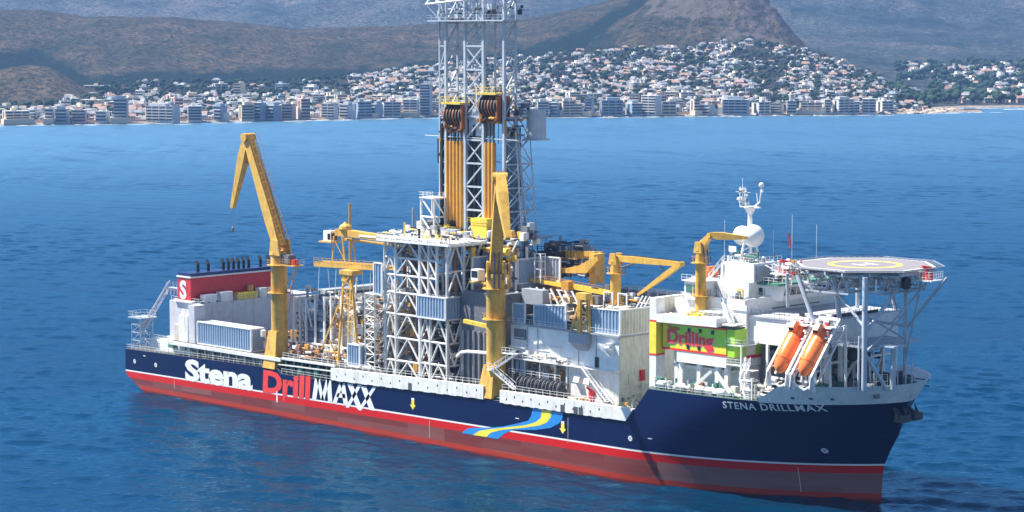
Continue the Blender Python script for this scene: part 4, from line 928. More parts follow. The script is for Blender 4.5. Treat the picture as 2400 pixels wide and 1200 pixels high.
# forward flared legs low down
for (x0, y0, x1, y1) in ((122.8,-1.5,120.6,-2.6),(123.0,3.0,120.8,1.4)):
    strut('flared_leg', (x0,y0,33), (x1,y1,72), .3, 'derrick', DR, 'box')
for k in range(7):
    z = 35+k*5.15; f = lambda zz: 123-(zz-33)*2.2/39
    strut('brace', (f(z),2.9-(z-33)*.04,z), (f(z+5),-1.6,z+5), .2, 'derrick', DR, 'box'); strut('cross_beam', (f(z+5),-1.6,z+5), (f(z+5),2.5,z+5), .2, 'derrick', DR, 'box'); strut('brace', (119.8,-5,z), (f(z+5),-1.8,z+5), .18, 'derrick', DR, 'box')
# racked drill pipe and guide pipes inside the lower derrick
for k in range(15):
    x = 101.9+k*.38; strut('pipe_stand', (x,1.2,44.6), (x,1.2,70.5), .13, 'dark' if k % 3 else 'mid', DR)
for k in range(13):
    x = 113.9+k*.44; strut('pipe_stand', (x,.6,44.6), (x,.6,68.5), .14, 'mid' if k % 3 else 'dark', DR)
for x, m_ in ((108.4,'dark'),(109.0,'rubber'),(112.6,'dark'),(119.0,'mid'),(100.7,'dark')): strut('guide_pipe', (x,-4.2,44.6), (x,-4.2,74), .2, m_, DR)
# crown
P = MB()
for z in (91.6,): P.box(97.2,121.2,-6.8,1.5,z,z+.3)
cp = P.build('monkey_platform', 'derrick', DR)
rails(DR, 'derrick', [(97.2,-6.8,91.9),(121.2,-6.8,91.9)], [(121.2,-6.8,91.9),(121.2,1.5,91.9)], [(97.2,1.5,91.9),(97.2,-6.8,91.9)], step=1.5)
clutter(DR, 98, 120, -6, 1, 91.9, 94.5, 60, ['derrick','mid','grey','dark'], seed=41, sz=(.4,1.6), name='crown_machinery')
ch = lambda x, t: Vector((x, -7.6+t*3.4, 95.4+t*8))
for t in (0, .5, 1): strut('crown_chord', ch(97.6+t*4.5, t)+Vector((0,0,.0)), ch(118-t*3, t)+Vector((0,0,1.4)), .24, 'white2', DR)
for k in range(6):
    xa = 97.6+k*3.4; A_ = ch(xa, 0)+Vector((0,0,.23*k)); Bq = ch(xa+2.6, .5)+Vector((0,0,.23*k)); A2 = ch(xa+3.4, 0)+Vector((0,0,.23*(k+1))); Cq = ch(xa+3.6, 1)+Vector((0,0,.23*k))
    strut('crown_brace', A_, Bq, .19, 'white2', DR); strut('crown_brace', Bq, A2, .16, 'white2', DR); strut('crown_brace', Bq, Cq, .16, 'white2', DR); strut('crown_brace', A_, A_+Vector((0,4,-3.2)), .13, 'white2', DR)
for k in range(4): x = 119.8; strut('crown_brace', (x,-5,95+k*5), (x,1,97.5+k*5), .18, 'white2', DR)
# hydraulic ram sets and their sheave clusters
def ramset(xc, n, zt, where):
    g = group('ram_set', SHIP, where)
    for k in range(n):
        x = xc+(k-(n-1)/2)*1.12; strut('ram_cylinder', (x-.5,-4.9,44.6), (x-.5,-4.9,65.2), .56, 'orange', g, n=12); strut('ram_rod', (x-.5,-4.9,65.2), (x-.5,-4.9,zt-3.5), .22, 'sheave', g)
    for k in range(n+3):
        x = xc-3.0+6.0*k/(n+2); strut('hoist_wire', (x,-4.6,44.6 if k < 1 else 65), (x,-4.6,zt-1), .09 if k else .3, 'dark', g)
    for k in range(6):
        x = xc-2.3+k*.95; s = MB(); s.lathe([(.3,-.12),(2.1,-.12),(2.35,-.2),(2.35,.2),(2.1,.12),(.3,.12)], (x,-4.4,zt), 'x', n=22); s.build('sheave', 'sheave' if k % 3 else 'rustorange', g, smooth=True)
    y = MB(); y.box(xc-3.2,xc+3.2,-5.2,-3.4,zt-3.8,zt-3.0); y.box(xc+2.7,xc+3.2,-6.4,-2.4,zt-3.0,zt+2.2); y.box(xc-3.2,xc-2.9,-5.6,-3.2,zt-3.0,zt+.6); y.build('yoke', 'rustorange', g)
    y = MB(); y.box(xc-3.1,xc+3.2,-6.8,-2.2,zt+2.5,zt+2.9); y.build('yoke_platform', 'yellow2', g)
    y = MB(); y.rail([(xc-3.1,-6.8,zt+2.9),(xc+3.2,-6.8,zt+2.9),(xc+3.2,-2.2,zt+2.9)], h=1.2, step=1.2, r=.07); y.build('railing', 'yellow2', g)
    clutter(g, xc-3, xc+3, -6.6, -5, zt-3.6, zt-2.4, 24, ['rustorange','orange','dark'], seed=int(xc), sz=(.3,.9), name='yoke_hydraulics')
ramset(104.6, 5, 70.9, 'left hydraulic ram set with rusty sheave cluster'); ramset(115.8, 3, 73.2, 'right hydraulic ram set with rusty sheave cluster')
b = MB(); b.box(99.8,100.4,-5.4,-4.6,44.5,69); b.box(109.6,110.3,-4.6,-3.8,44.5,69); b.build('service_loop', 'rubber', DR, kind='stuff')
b = MB(); b.box(108.2,112.8,-4.5,-1,66.5,72.5); b.build('winch_cabin', 'derrick', DR)
b = MB(); b.tube((121.5,3.2,66), (121.5,3.2,72.5), 2.2, n=14); b.box(119.4,123.6,1,5.4,65.7,66); b.build('access_cabin', 'derrick', DR, smooth=True)
b = MB(); b.tube((94.4,-5,66.2),(124,-5,66.0),.09,n=4); b.build('antenna_boom', 'white2', DR)
clutter(DR, 119, 121.5, -5, 1, 66.5, 73, 30, ['dark','mid','orange'], seed=43, sz=(.5,1.6), name='standpipe_manifold')
clutter(DR, 98.6, 100.6, -5.4, -3, 60, 70, 26, ['dark','mid','orange'], seed=44, sz=(.3,1.0), name='cable_festoon')
# driller's platform gear at the derrick foot
q = MB(); q.box(111.6,116.5,-7.2,-4,44.4,48.6); q.build('iron_roughneck', 'yellow2', SHIP); rails(SHIP, 'yellow2', [(110.8,-7.6,47.6),(117.2,-7.6,47.6)], [(100,-7.6,45.2),(107,-7.6,45.2)], step=1.0)
q = MB(); q.box(103.4,107.8,-8.4,-6.6,44.6,45.8); q.build('hydraulic_unit', 'grey', SHIP)
clutter(SHIP, 98, 124, -8, -3.5, 41, 46.5, 110, ['yellow2','white2','dark','mid','orange','white'], seed=45, sz=(.3,1.6))
clutter(SHIP, 112, 126, -7, 0, 40, 46.5, 80, ['dark','mid','derrick','white'], seed=46, sz=(.5,2.2))
for k in range(6): strut('deck_brace', (98+k*5,-6.6,40.4), (100.5+k*5,-6.6,44.4), .3, 'white2', SHIP, 'box')
MB().box(98,124,-7,6,44.2,44.6).build('derrick_floor', 'grey', SHIP)
# ================================================================== white mud module amidships
MD = group('mud_module', SHIP, 'white deckhouse with corrugated fences on its roof')
MB().box(132.6,163.6,-15.6,16,20.9,27.8).build('upper_wall', 'white2', MD); MB().box(149.5,163.6,-15.6,16,12.9,20.9).build('lower_wall', 'white', MD)
MB().box(134,149.5,-12.8,16,12.9,20.9).build('recessed_wall', 'dirty', MD)
MB().box(163.6,163.75,-15.4,15.5,13.2,27.7).build('front_wall', 'cream', MD); MB().box(163.75,163.95,-15.7,15.5,17.4,17.75).build('ledge', 'cream', MD)  # front wall's cream colour carries warm bounced light
clutter(MD, 163.8, 164.3, -15, 6, 13.4, 17.2, 30, ['cream','dirty','mid','rust'], name='front_fittings', seed=52, sz=(.3,1.0)); MB().box(163.8,164.3,-9.6,-8.4,18.4,20.6).build('hose_cabinet', 'red', MD); MB().box(163.8,164.0,-13,-11.8,18,20.1).build('door', 'cream', MD)
b = MB(); b.box(132.2,164.1,-16.2,16.2,27.8,28.15); b.build('roof', 'grey', MD)
b = MB(); b.box(132.4,163.8,-16.9,-15.6,20.7,20.95); b.build('side_walkway', 'white', MD)
rails(MD, 'white2', [(132.4,-16.9,20.95),(152,-16.9,20.95)], [(132.4,-16.1,28.15),(151,-16.1,28.15)], [(156,-16.1,28.15),(164,-16.1,28.15)], [(134,-17.6,17.6),(149,-17.6,17.6)], step=1.6)
for x in (133.4,137,141.5,146,149.3): strut('pillar', (x,-15.9,13), (x,-15.9,20.8), .3, 'white', MD, 'box')
for x, z0, z1, w in ((141.2,24,24.15,13),(141,23,23.1,6)): MB().box(x-w/2,x+w/2,-15.75,-15.6,z0,z1).build('wall_rib', 'white', MD)
for x in (137.6,140.6,152.4,157.4): MB().box(x-.07,x+.07,-15.72,-15.6,21,27.7).build('wall_rib', 'grey', MD)
MB().box(133.9,137.2,-16,-15.58,24.8,27).build('louvre', 'mid', MD)
for k in range(5): MB().box(133.7,137.4,-16.5,-16.4,23.4+k*.45,23.5+k*.45).build('guard_rail', 'white2', MD)
MB().box(133,137.8,-16.7,-15.6,23.1,23.3).build('balcony', 'white2', MD)
for k, x in enumerate((133.9,135.2,136.4)): MB().box(x,x+.9,-15.5,-15.0,17.9,20.4).build('locker', 'panel', MD)
corrug('fence_panel', 'panel', MD, (133.1,-15.4), (136.7,-15.4), 28.15, 32.2, z1b=32.4); corrug('fence_panel', 'panel', MD, (139.2,-15.2), (148.4,-15.2), 28.15, 32.4, z1b=33.0)
corrug('fence_panel', 'panel', MD, (154.6,-15.4), (163.8,-15.4), 28.15, 33.1, z1b=33.3); corrug('fence_panel', 'cream', MD, (163.8,-15.4), (163.8,15), 28.15, 33.3)  # forward fence in cream too, bounced light put into its colour
corrug('fence_panel', 'grey', MD, (135,15.5), (163,15.5), 28.15, 33.2)
for k in range(11): strut('fence_post', (135.5+k*2.8,15.1,28.1), (135.5+k*2.8,15.1,33.9), .3, 'white2', MD, 'box')
strut('fence_rail', (135.5,15.1,33.8), (163.5,15.1,33.8), .3, 'white2', MD, 'box'); strut('fence_rail', (163.3,-4,33.8), (163.3,15.1,33.8), .3, 'white2', MD, 'box')
MB().box(134,163,-14.5,14.8,28.15,29.6).build('roof_machinery_base', 'deckdark', MD)
clutter(MD, 136, 162, -14, 12, 29.4, 32.2, 150, ['white','white2','dark','mid','rust','orange','dirty'], name='roof_machinery', seed=51, sz=(.4,2.3))
for k in range(4): MB().box(139+k*5.4,142.4+k*5.4,-6,4,31.6,31.9).build('roof_cover', 'dirty', MD)
# lattice frames standing on the roof
for x in (150.5,154.5): 
    for s in (0,1): strut('frame_post', (x+s*2.4,-6,29.5), (x+s*2.4,-6,35.4), .26, 'white2', MD, 'box')
    for z in (32.5,35.3): strut('frame_beam', (x,-6,z), (x+2.4,-6,z), .22, 'white2', MD, 'box')
for k in range(3): strut('frame_brace', (157+k,-5,30), (159.6+k,-4,35), .18, 'white2', MD)
# stair from the walkway down to the deck, zigzag stairs aft
def stair(par, p0, p1, w, m='white2', n=None):
    p0 = Vector(p0); p1 = Vector(p1); d = p1-p0; h = Vector((d.x,d.y,0)).normalized(); s = Vector((-h.y,h.x,0))*w/2; b = MB(); n = n or max(4, int(abs(d.z)/.35))
    for q in (-1,1): b.beam(p0+s*q, p1+s*q, .12, .32); b.tube(p0+s*q+Vector((0,0,1.1)), p1+s*q+Vector((0,0,1.1)), .06, n=4)
    for k in range(n+1): p = p0.lerp(p1, k/n); b.beam(p-s, p+s, .28, .06)
    for k in range(0, n+1, 3): 
        p = p0.lerp(p1, k/n)
        for q in (-1,1): b.tube(p+s*q, p+s*q+Vector((0,0,1.1)), .05, n=4)
    return b.build('stair', m, par)
stair(MD, (154.5,-16.6,21.0), (161.5,-16.6,14.6), 1.1); 
stair(MD, (137.5,-19.2,14.8), (131.8,-20.2,18.4), 1.1); stair(MD, (131.8,-20.2,18.4), (137.0,-18.4,22.0), 1.1)
MB().box(130.6,132.2,-21,-19.4,18.3,18.5).build('landing', 'white2', MD); rails(MD, 'white2', [(130.6,-21,18.5),(132.2,-21,18.5)], [(130.6,-19.4,18.5),(130.6,-21,18.5)], h=1.3, step=.8)
MB().box(133.5,136.9,-19.2,-16.4,21.9,22.1).build('landing', 'white2', MD); rails(MD, 'white2', [(133.5,-19.2,22.1),(136.9,-19.2,22.1)], h=1.2, step=1)
for x, z in ((152.4,18.3),(155.3,18.2)):
    b = MB(); b.hexa([(x-.8,-16.6,z-.7),(x+.8,-16.6,z-.7),(x+.8,-15.6,z-1.1),(x-.8,-15.6,z-1.1)], [(x-.8,-16.0,z+.9),(x+.8,-16.0,z+.9),(x+.8,-15.6,z+1.1),(x-.8,-15.6,z+1.1)]); b.build('vent_cowl', 'white', MD)
b = MB(); b.box(160.6,162.2,-16.7,-15.6,26,26.5); b.hexa([(160.9,-16.4,24.4),(161.9,-16.4,24.4),(161.9,-15.6,24),(160.9,-15.6,24)],[(160.6,-16.6,25.4),(162.2,-16.6,25.4),(162.2,-15.6,25.6),(160.6,-15.6,25.6)]); b.build('vent_cowl', 'white2', MD)
MB().box(157.0,158.1,-15.72,-15.55,21.1,23.2).build('door', 'dark', MD)
b = MB(); b.box(151,156,-17.2,-15.6,25.9,27.9); b.hexa([(152,-15.8,24.2),(155,-15.8,24.2),(155,-15.6,24.2),(152,-15.6,24.2)],[(151,-17.2,25.9),(156,-17.2,25.9),(156,-15.6,25.9),(151,-15.6,25.9)]); b.build('rest_platform', 'grey', MD)
clutter(MD, 134, 149, -15.4, -13, 13.2, 20, 90, ['dirty','white','mid','rust','grey','orange'], name='wall_pipework', seed=53, sz=(.3,1.3))
clutter(MD, 133, 150, -16.9, -15.7, 21.1, 22.3, 36, ['white2','white','dark','dirty'], name='walkway_gear', seed=54, sz=(.3,.9))
clutter(SHIP, 148, 172, -19.5, -16, 13.4, 14.6, 60, ['white','cream','green','dirty','orange'], seed=55, sz=(.3,1.1))
clutter(SHIP, 164.2, 173, -18, 10, 12.8, 15.0, 40, ['dirty','cream','red','dark','rust'], seed=56, sz=(.4,1.4))
MB().box(131,172,-20.4,20.4,12.5,12.75).build('deck_plating', 'deck', SHIP)
# yellow boom rest
br = thing('boom_rest', 'yellow A-frame crane boom rest standing proud of the corrugated fence', 'boom rest', (153.6,-16.4,27.9))
for p, q, w in (((153.9,-16.9,27.9),(153.9,-16.9,35.8),.75),((151.0,-16.4,28.1),(153.6,-16.6,34.6),.4),((155.8,-16,28.1),(155.2,-15.8,35),.6),((153.9,-16.9,29),(155.8,-16,31),.3),((153.9,-16.9,33.5),(155.3,-16,31.2),.3)): strut('leg' if q[2] > 34 else 'brace', p, q, w, 'yellow', br, 'box')
for z in (29.6,31.6,33.2): strut('rung', (151.2+(z-28)*.36,-16.5,z), (153.9,-16.8,z), .22, 'yellow', br, 'box')
MB().box(153.1,155.9,-17.3,-15.4,34.9,36.2).build('cradle', 'yellow', br)
# hose reels in a row
for k in range(6):
    x = 138.6+k*2.15; t = thing('hose_reel', 'black hose reel %s in the row under the white walkway' % ('nearest the zigzag stairs','second from the zigzag stairs','third from the zigzag stairs','fourth from the zigzag stairs','second from the forward end','at the forward end')[k], 'hose reel', (x,-17.9,15.9), 'black hose reels in a row')
    b = MB(); b.lathe([(.4,-.5),(1.15,-.5),(1.15,.5),(.4,.5)], (x,-17.9,15.9), 'x', n=18); b.build('hose_coil', 'rubber', t, smooth=True)
    for s in (-.55,.55):
        b = MB(); b.lathe([(1.5,s-.06),(1.72,s-.06),(1.72,s+.06),(1.5,s+.06),(1.5,s-.06)], (x,-17.9,15.9), 'x', n=20)
        for a in range(6): an = a*PI/6; c_, s_ = math.cos(an)*1.6, math.sin(an)*1.6; b.tube((x+s,-17.9-c_,15.9-s_), (x+s,-17.9+c_,15.9+s_), .06, n=4)
        b.build('rim', 'mid', t)
    b = MB(); b.box(x-.7,x+.7,-18.3,-17.5,13.2,14.3); b.build('stand', 'white', t)
t = thing('fire_monitor', 'red fire monitor on a red stand beside the white deckhouse wall', 'fire monitor', (159,-18.6,13.2))
b = MB(); b.tube((159,-18.6,13.2),(159,-18.6,16.8),.45,n=8); b.box(157.9,160.1,-19.2,-18,13.2,14.3); b.build('stand', 'red', t)
b = MB(); b.tube((159,-18.6,16.6),(158.4,-19.6,17.6),.35,.2,n=8); b.box(158.4,159.6,-19,-18.2,15.2,16.6); b.build('nozzle', 'red', t)
# orange and yellow pipe handling crane behind the windwalls
t = thing('pipe_handling_crane', 'low yellow pipe handling crane with an angular arm, behind the corrugated windwalls', 'crane', (136,-2,28))
for y in (-2.4,-1.0): b = MB(); b.beam((124.5,y,35.7), (147.5,y,34.5), .6, .8); b.build('rail_beam', 'yellow2', t)
b = MB()
for k in range(16): x = 125+k*1.45; b.beam((x,-2.4,35.9-.052*(x-125)), (x,-1,35.9-.052*(x-125)), .2, .25)
b.rail([(125,-2.7,36.2),(147,-2.7,35)], h=.9, step=1.4, r=.05); b.build('cross_tie', 'orange', t, kind='stuff')
def prismxz(pts, y0, y1, name, m, par):
    b = MB(); n = len(pts); i = 0; b.v += [(x,y0,z) for x,z in pts]+[(x,y1,z) for x,z in pts]
    b.f.append(tuple(range(n))); b.f.append(tuple(range(2*n-1,n-1,-1))); b.mi += [0,0]
    for k in range(n): b.f.append((k+n, (k+1)%n+n, (k+1)%n, k)); b.mi.append(0)
    return b.build(name, m, par)
prismxz([(127.0,41.8),(140.2,42.3),(140.0,41.2),(127.0,39.2)], 4.0, 4.8, 'upper_arm', 'yellow', t); prismxz([(131.0,37.4),(140.2,38.0),(143.6,41.0),(143.4,42.0),(138.2,39.6),(134,38.6),(131.0,38.3)], -.6, .6, 'lower_arm', 'yellow', t)
b = MB(); b.box(139.6,141.0,1,4.4,35.6,42.0); b.build('column', 'yellow', t)
b = MB(); b.box(124,129.6,1,5.2,40.2,41.6); b.rail([(124,1,41.8),(140,4,42.3)], h=.8, step=1.2, r=.06); b.build('catwalk_cradle', 'dark', t)
clutter(SHIP, 126, 146, -4, 3, 30.5, 34.6, 120, ['dark','rust','mid','white','orange','deckdark'], seed=57, sz=(.5,2.4))
for k in range(7): strut('inclined_brace', (128+k*2.1,-5.4,34.6), (131.4+k*2.1,-5.8,30.6), .3, 'white2', SHIP, 'box')
MB().box(126,147,-4.5,8,29.4,30.6).build('pipe_deck', 'deckdark', SHIP); MB().box(128.2,134.5,-8,-6,31.2,34.4).build('control_cabin', 'grey', SHIP)
for x in (127.2,129.0): 
    for y in (-3.0,-1.6): strut('scaffold_post', (x,y,35), (x,y,41.6), .2, 'white2', SHIP, 'box')
for z in (36.5,38.2,39.9,41.5): strut('scaffold_beam', (127.2,-3,z), (129,-3,z), .18, 'white2', SHIP, 'box'); strut('scaffold_beam', (129,-3,z), (129,-1.6,z), .18, 'white2', SHIP, 'box')
clutter(SHIP, 124, 136, 2, 8, 36, 44, 70, ['dark','mid','deckdark','grey'], seed=58, sz=(.5,2.6))

# ================================================================== accommodation
AC = group('accommodation_block', SHIP, 'white accommodation block with a green side and a painted-on sunlit yellow band')
b = MB(); b.box(174.0,175.7,-18,-15.4,19.1,37.0); b.build('corner_pillar', 'white2', AC)
b = MB(); b.box(173.98,175.74,-18.04,-15.4,25.9,32.3); b.build('pillar_paint', 'limeyellow', AC)
for z in (25.6,32.3): MB().box(173.96,175.76,-18.06,-15.4,z,z+.35).build('pillar_stripe', 'signred', AC)
b = MB(); b.hexa([(175.7,-18,32.3),(191.2,-18,32.6),(191.2,-14.6,32.6),(175.7,-14.6,32.3)], [(175.7,-18,33.9),(191.2,-18,34.3),(191.2,-14.6,34.3),(175.7,-14.6,33.9)]); b.build('parapet', 'white2', AC)
MB().box(174,175,-15.4,-4.4,28,37.0).build('aft_screen', 'cream', AC); MB().box(174.0,183.5,-5.4,-4.8,30,36.6).build('inner_screen', 'white2', AC)
MB().box(175,194,-16.4,4,32.2,32.5).build('courtyard_deck', 'deck', AC)
b = MB(); b.box(176.2,192.4,-16.5,-2,27.2,32.25); b.build('sign_wall', 'signgreen', AC)
MB().box(176,192.44,-16.56,-2,32.0,32.35).build('sign_stripe', 'signred', AC)
MB().box(179.6,192.46,-16.54,-10,27.25,28.7).build('sign_band', 'limeyellow', AC); MB().box(176,192.5,-16.6,-6,26.9,27.3).build('sign_stripe', 'signred', AC)  # yellow band paints the sunlit lower part onto the green wall
MB().box(176.15,177.4,-16.53,-15,27.3,32).build('sign_band', 'limeyellow', AC)
b = MB(); b.box(179.8,192.42,-16.5,-10,24.7,26.9); b.build('skirt_wall', 'white2', AC)
textmesh('Stena', 1.35, 'lettering', 'signred', AC, side_mtx(177.6,-16.60,30.9,.01), bold=.02)
textmesh('Drilling', 3.6, 'lettering', 'signred', AC, side_mtx(177.3,-16.64,28.35,.005), bold=.14, xs=1.12, label='large red lettering Drilling on the green and yellow wall'); textmesh('Drilling', 3.6, 'lettering_outline', 'white2', AC, side_mtx(177.42,-16.58,28.2,.005), bold=.17, xs=1.12, extrude=.005)
for x, z in ((183.0,31.2),(185.9,31.3),(189,31.3),(182.8,27.9),(185.6,27.9)): MB().box(x-.28,x+.28,-16.7,-16.5,z-.4,z+.4).build('window', 'glass', AC)
for x, y in ((185,-15.5),(189.6,-15.5),(192,-9),(180.4,-15.5),(192,-15.5)): strut('pillar', (x,y,19.2), (x,y,24.8), .9, 'white2', AC, 'box')
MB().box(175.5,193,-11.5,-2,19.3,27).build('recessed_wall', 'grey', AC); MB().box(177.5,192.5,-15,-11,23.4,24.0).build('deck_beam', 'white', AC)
for x in (182.7,187.3): 
    b = MB(); b.hexa([(x-1.6,-15.6,24.7),(x+1.6,-15.6,24.7),(x+1.6,-15.2,24.7),(x-1.6,-15.2,24.7)],[(x-1.6,-15.6,24.75),(x+1.6,-15.6,24.75),(x+1.6,-15.2,24.75),(x-1.6,-15.2,24.75)]); b.build('bracket', 'white', AC)
MB().box(175.2,193.6,-19,-16.6,19.35,19.5).build('side_deck', 'deck', AC)
clutter(AC, 176, 182, -17.4, -15, 32.5, 33.6, 60, ['red','signred','rust','white2'], name='courtyard_gear', seed=61, sz=(.3,1.0)); clutter(AC, 181.5, 186, -17.4, -15.4, 33.2, 34.6, 50, ['yellow2','limeyellow','yellow'], name='courtyard_gear', seed=62, sz=(.3,1.0))
rails(AC, 'white2', [(186,-17.4,34.3),(191,-17.4,34.3)], [(186,-14,34.4),(192,-14,34.4)], step=1.2, h=1.2)
for k in range(3): strut('awning_beam', (186,-17+k*1.6,35.2), (191.5,-17+k*1.6,35.3), .2, 'white2', AC, 'box')
stair(AC, (188.3,-12.5,37.4), (192.8,-15.6,33.6), 1.1); MB().box(191.6,195,-17.2,-14,33.0,33.25).build('landing', 'cream', AC)
# higher block with the long forward face
MB().box(176,194.3,-12.8,15,19.5,36.7).build('house_wall', 'white2', AC); MB().box(194.3,194.45,-5,10,35.4,35.6).build('ledge', 'mid', AC)
b = MB(); b.box(184,194.5,-13,-12.6,35.6,37.7); b.box(194.2,194.6,-13,15.2,36.7,37.9); b.build('bridge_bulwark', 'white2', AC)
for y in (-2,-.5,8,9.5): MB().box(194.28,194.42,y-.25,y+.25,33.4,34.3).build('window', 'glass', AC)
for y, z0, z1 in ((-8.6,26.6,31.2),(-5.2,27.3,30.2)): MB().box(194.28,194.5,y-1.3,y+1.1,z0,z1).build('green_panel', 'lime', AC)
MB().box(194.3,194.55,-12.6,-1,26.2,26.9).build('sign_stripe', 'signred', AC)
MB().box(192.5,194.4,-16.4,-12.8,26.9,32.2).build('side_return', 'signgreen', AC)
# outside walkways, ladders and posts at the corner
for z in (25.4,29.2): MB().box(192.6,196.4,-16.8,-11,z,z+.15).build('walkway', 'white2', AC); rails(AC, 'white2', [(192.6,-16.8,z+.15),(196.4,-16.8,z+.15)], [(196.4,-16.8,z+.15),(196.4,-11,z+.15)], step=1.2)
for x, y in ((196.4,-16.8),(198.8,-18.6),(201.2,-19.4)): strut('post', (x,y,19.7), (x,y,29.6 if x < 197 else 27.6-(x-198.8)*1.6), .26, 'white2', AC, 'box')
stair(AC, (197.2,-17.6,23.2), (199.6,-18.6,26.6), 1.0); stair(AC, (199.6,-18.6,19.8), (197.2,-17.6,23.2), 1.0)
for z in (21.5,23.3,25.2): MB().box(198.6,201.4,-19.5,-17.6,z,z+.12).build('landing', 'white2', AC)
b = MB()
for k in range(22): b.box(199.9,200.9,-19.7,-19.65,20+k*.36,20.08+k*.36)
b.build('ladder_rung', 'white2', AC, kind='stuff')
# forward lower block on columns
b = MB(); b.box(194.4,210,-12,15,29.5,34.6); b.build('forward_house', 'white2', AC); MB().box(194.4,210.2,-12.3,15.3,34.6,34.9).build('forward_deck', 'casing', AC)
rails(AC, 'mid', [(195,-12.2,34.9),(210.1,-12.2,34.9)], [(210.1,-12.2,34.9),(210.1,15.2,34.9)], step=1.2, h=1.2)
MB().box(210.05,210.2,-6,8,35.0,35.6).build('toe_board', 'dark', AC)
for x in (199,204,209.6):
    for y in (-12,-7.5,-3,1.5,6,10.5,14.6): strut('pillar', (x,y,20.2), (x,y,29.6), .75 if x > 209 else .5, 'white2', AC, 'box')
for y0, y1 in ((-12,-3),(-3,6),(6,14.6)): strut('cross_beam', (209.6,y0,26.4), (209.6,y1,26.4), .45, 'white2', AC, 'box'); strut('brace', (209.6,y0,20.4), (209.6,y0+4.5,26.4), .3, 'white2', AC, 'box')
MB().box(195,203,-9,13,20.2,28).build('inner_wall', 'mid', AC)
clutter(AC, 203, 216, -13, 12, 20.4, 22.6, 90, ['dark','dark','mid','green','grey'], name='winch_gear', seed=63, sz=(.5,2.4)); clutter(AC, 203, 209, -12, 13, 22, 27, 60, ['dark','mid','grey','white2'], name='winch_gear', seed=64, sz=(.4,1.8))
for y, z in ((-.5,27.5),(3.5,27.4),(2.5,24.6)): q = MB(); q.lathe([(0,-.4),(1.3,-.4),(1.3,.4),(0,.4)], (210.6,y,z), 'x', n=14); q.build('fender_wheel', 'rubber', AC)
# white crossed davit arms and mooring gear on the side deck
for p, q in (((186.0,-19.2,20.2),(190.4,-18.6,24.0)),((191.8,-18.8,24.0),(196.2,-19.6,20.6))): strut('davit_arm', p, q, .55, 'white2', SHIP, 'box')
clutter(SHIP, 176.5, 198, -20, -17.6, 19.6, 20.6, 90, ['white2','white','cream','rust','dirty','green'], seed=65, sz=(.4,1.5))
for i, (x, w) in enumerate(((178.6,'beside the corner pillar'),(183.4,'under the Drilling sign'),(188.2,'between the white davit arms'),(191.0,'under the right davit arm'),(193.6,'nearest the ladder posts'))):
    t = thing('liferaft_canister', 'white canister on the green side deck '+w, 'life raft', (x,-19.4,19.8)); b = MB(); b.lathe([(0,-1.1),(.5,-1.05),(.62,-.8),(.62,.8),(.5,1.05),(0,1.1)], (x,-19.4,20.5), 'x', n=12); b.build('shell', 'white2', t, smooth=True); b = MB(); b.box(x-.8,x+.8,-19.8,-19,19.7,20.0); b.build('cradle', 'grey', t)

# wheelhouse and upper house
WH = group('wheelhouse', SHIP, 'white wheelhouse and radar house')
MB().box(177.8,193.9,-12.4,14.6,36.7,37.0).build('bridge_deck', 'deck', WH)
MB().box(179,183.6,-13.4,-8,36.8,40.4).build('wing_house', 'white2', WH)
for x in (180.2,182.1): MB().box(x-.75,x+.75,-13.5,-13.38,38.2,39.7).build('window', 'green', WH)
MB().box(178.6,184,-13.8,-7.6,40.4,40.6).build('wing_roof', 'white2', WH)
MB().box(184.2,192.2,-9.6,-2,36.8,40.7).build('lower_house', 'white2', WH); MB().box(185.0,192.6,-8.6,0,40.7,44.3).build('radar_house', 'white2', WH); MB().box(192.6,193.2,-8,0,40.8,43.9).build('radar_house_front', 'grey', WH)
MB().box(184.4,185.0,-8.8,-5.5,40.8,43.9).build('chimney', 'white2', WH)
MB().box(189.4,190.8,-9.72,-9.55,36.9,39.4).build('door', 'doory', WH); MB().box(189.9,190.3,-9.8,-9.7,38.3,38.8).build('door_window', 'glass', WH)
b = MB(); b.hexa([(192.2,-6.6,37),(196.2,-4.4,37),(196.2,16,37),(192.2,16,37)], [(192.2,-6.6,40.2),(196.9,-4.4,40.2),(196.9,16,40.2),(192.2,16,40.2)]); b.build('bridge_front', 'white2', WH)
MB().box(191.5,197.6,-7.2,16.4,40.2,40.6).build('bridge_roof', 'green', WH)
for k in range(10):
    y = -4.0+k*2.0; b = MB(); b.hexa([(196.25,y,38.0),(196.5,y,38.0),(196.5,y+1.6,38.0),(196.25,y+1.6,38.0)], [(196.6,y,39.5),(196.85,y,39.5),(196.85,y+1.6,39.5),(196.6,y+1.6,39.5)]); b.build('window', 'glass', WH)
def slantwin(x, y, w=.8):
    b = MB(); d = Vector((4.0,2.2,0)).normalized()*w/2; n = Vector((2.2,-4.0,0)).normalized()*.08; c = Vector((x,y,0)); b.hexa([c-d+n+Vector((0,0,38)), c+d+n+Vector((0,0,38)), c+d-n+Vector((0,0,38)), c-d-n+Vector((0,0,38))], [c-d+n+Vector((0,0,39.5)), c+d+n+Vector((0,0,39.5)), c+d-n+Vector((0,0,39.5)), c-d-n+Vector((0,0,39.5))]); return b
for t_, m, nm in ((.1,'glass','window'),(.33,'glass','window'),(.58,'doory','door'),(.84,'glass','window')): slantwin(192.2+4*t_, -6.6+2.2*t_).build(nm, m, WH)
rails(WH, 'white2', [(185,-8.6,44.3),(192.6,-8.6,44.3)], [(192.6,-8.6,44.3),(192.6,0,44.3)], [(178.6,-13.8,40.6),(184,-13.8,40.6)], [(191.5,-7.2,40.6),(197.6,-7.2,40.6)], [(197.6,-7.2,40.6),(197.6,16,40.6)], [(184,-13,37.9),(194,-13,37.9)], step=1.3)
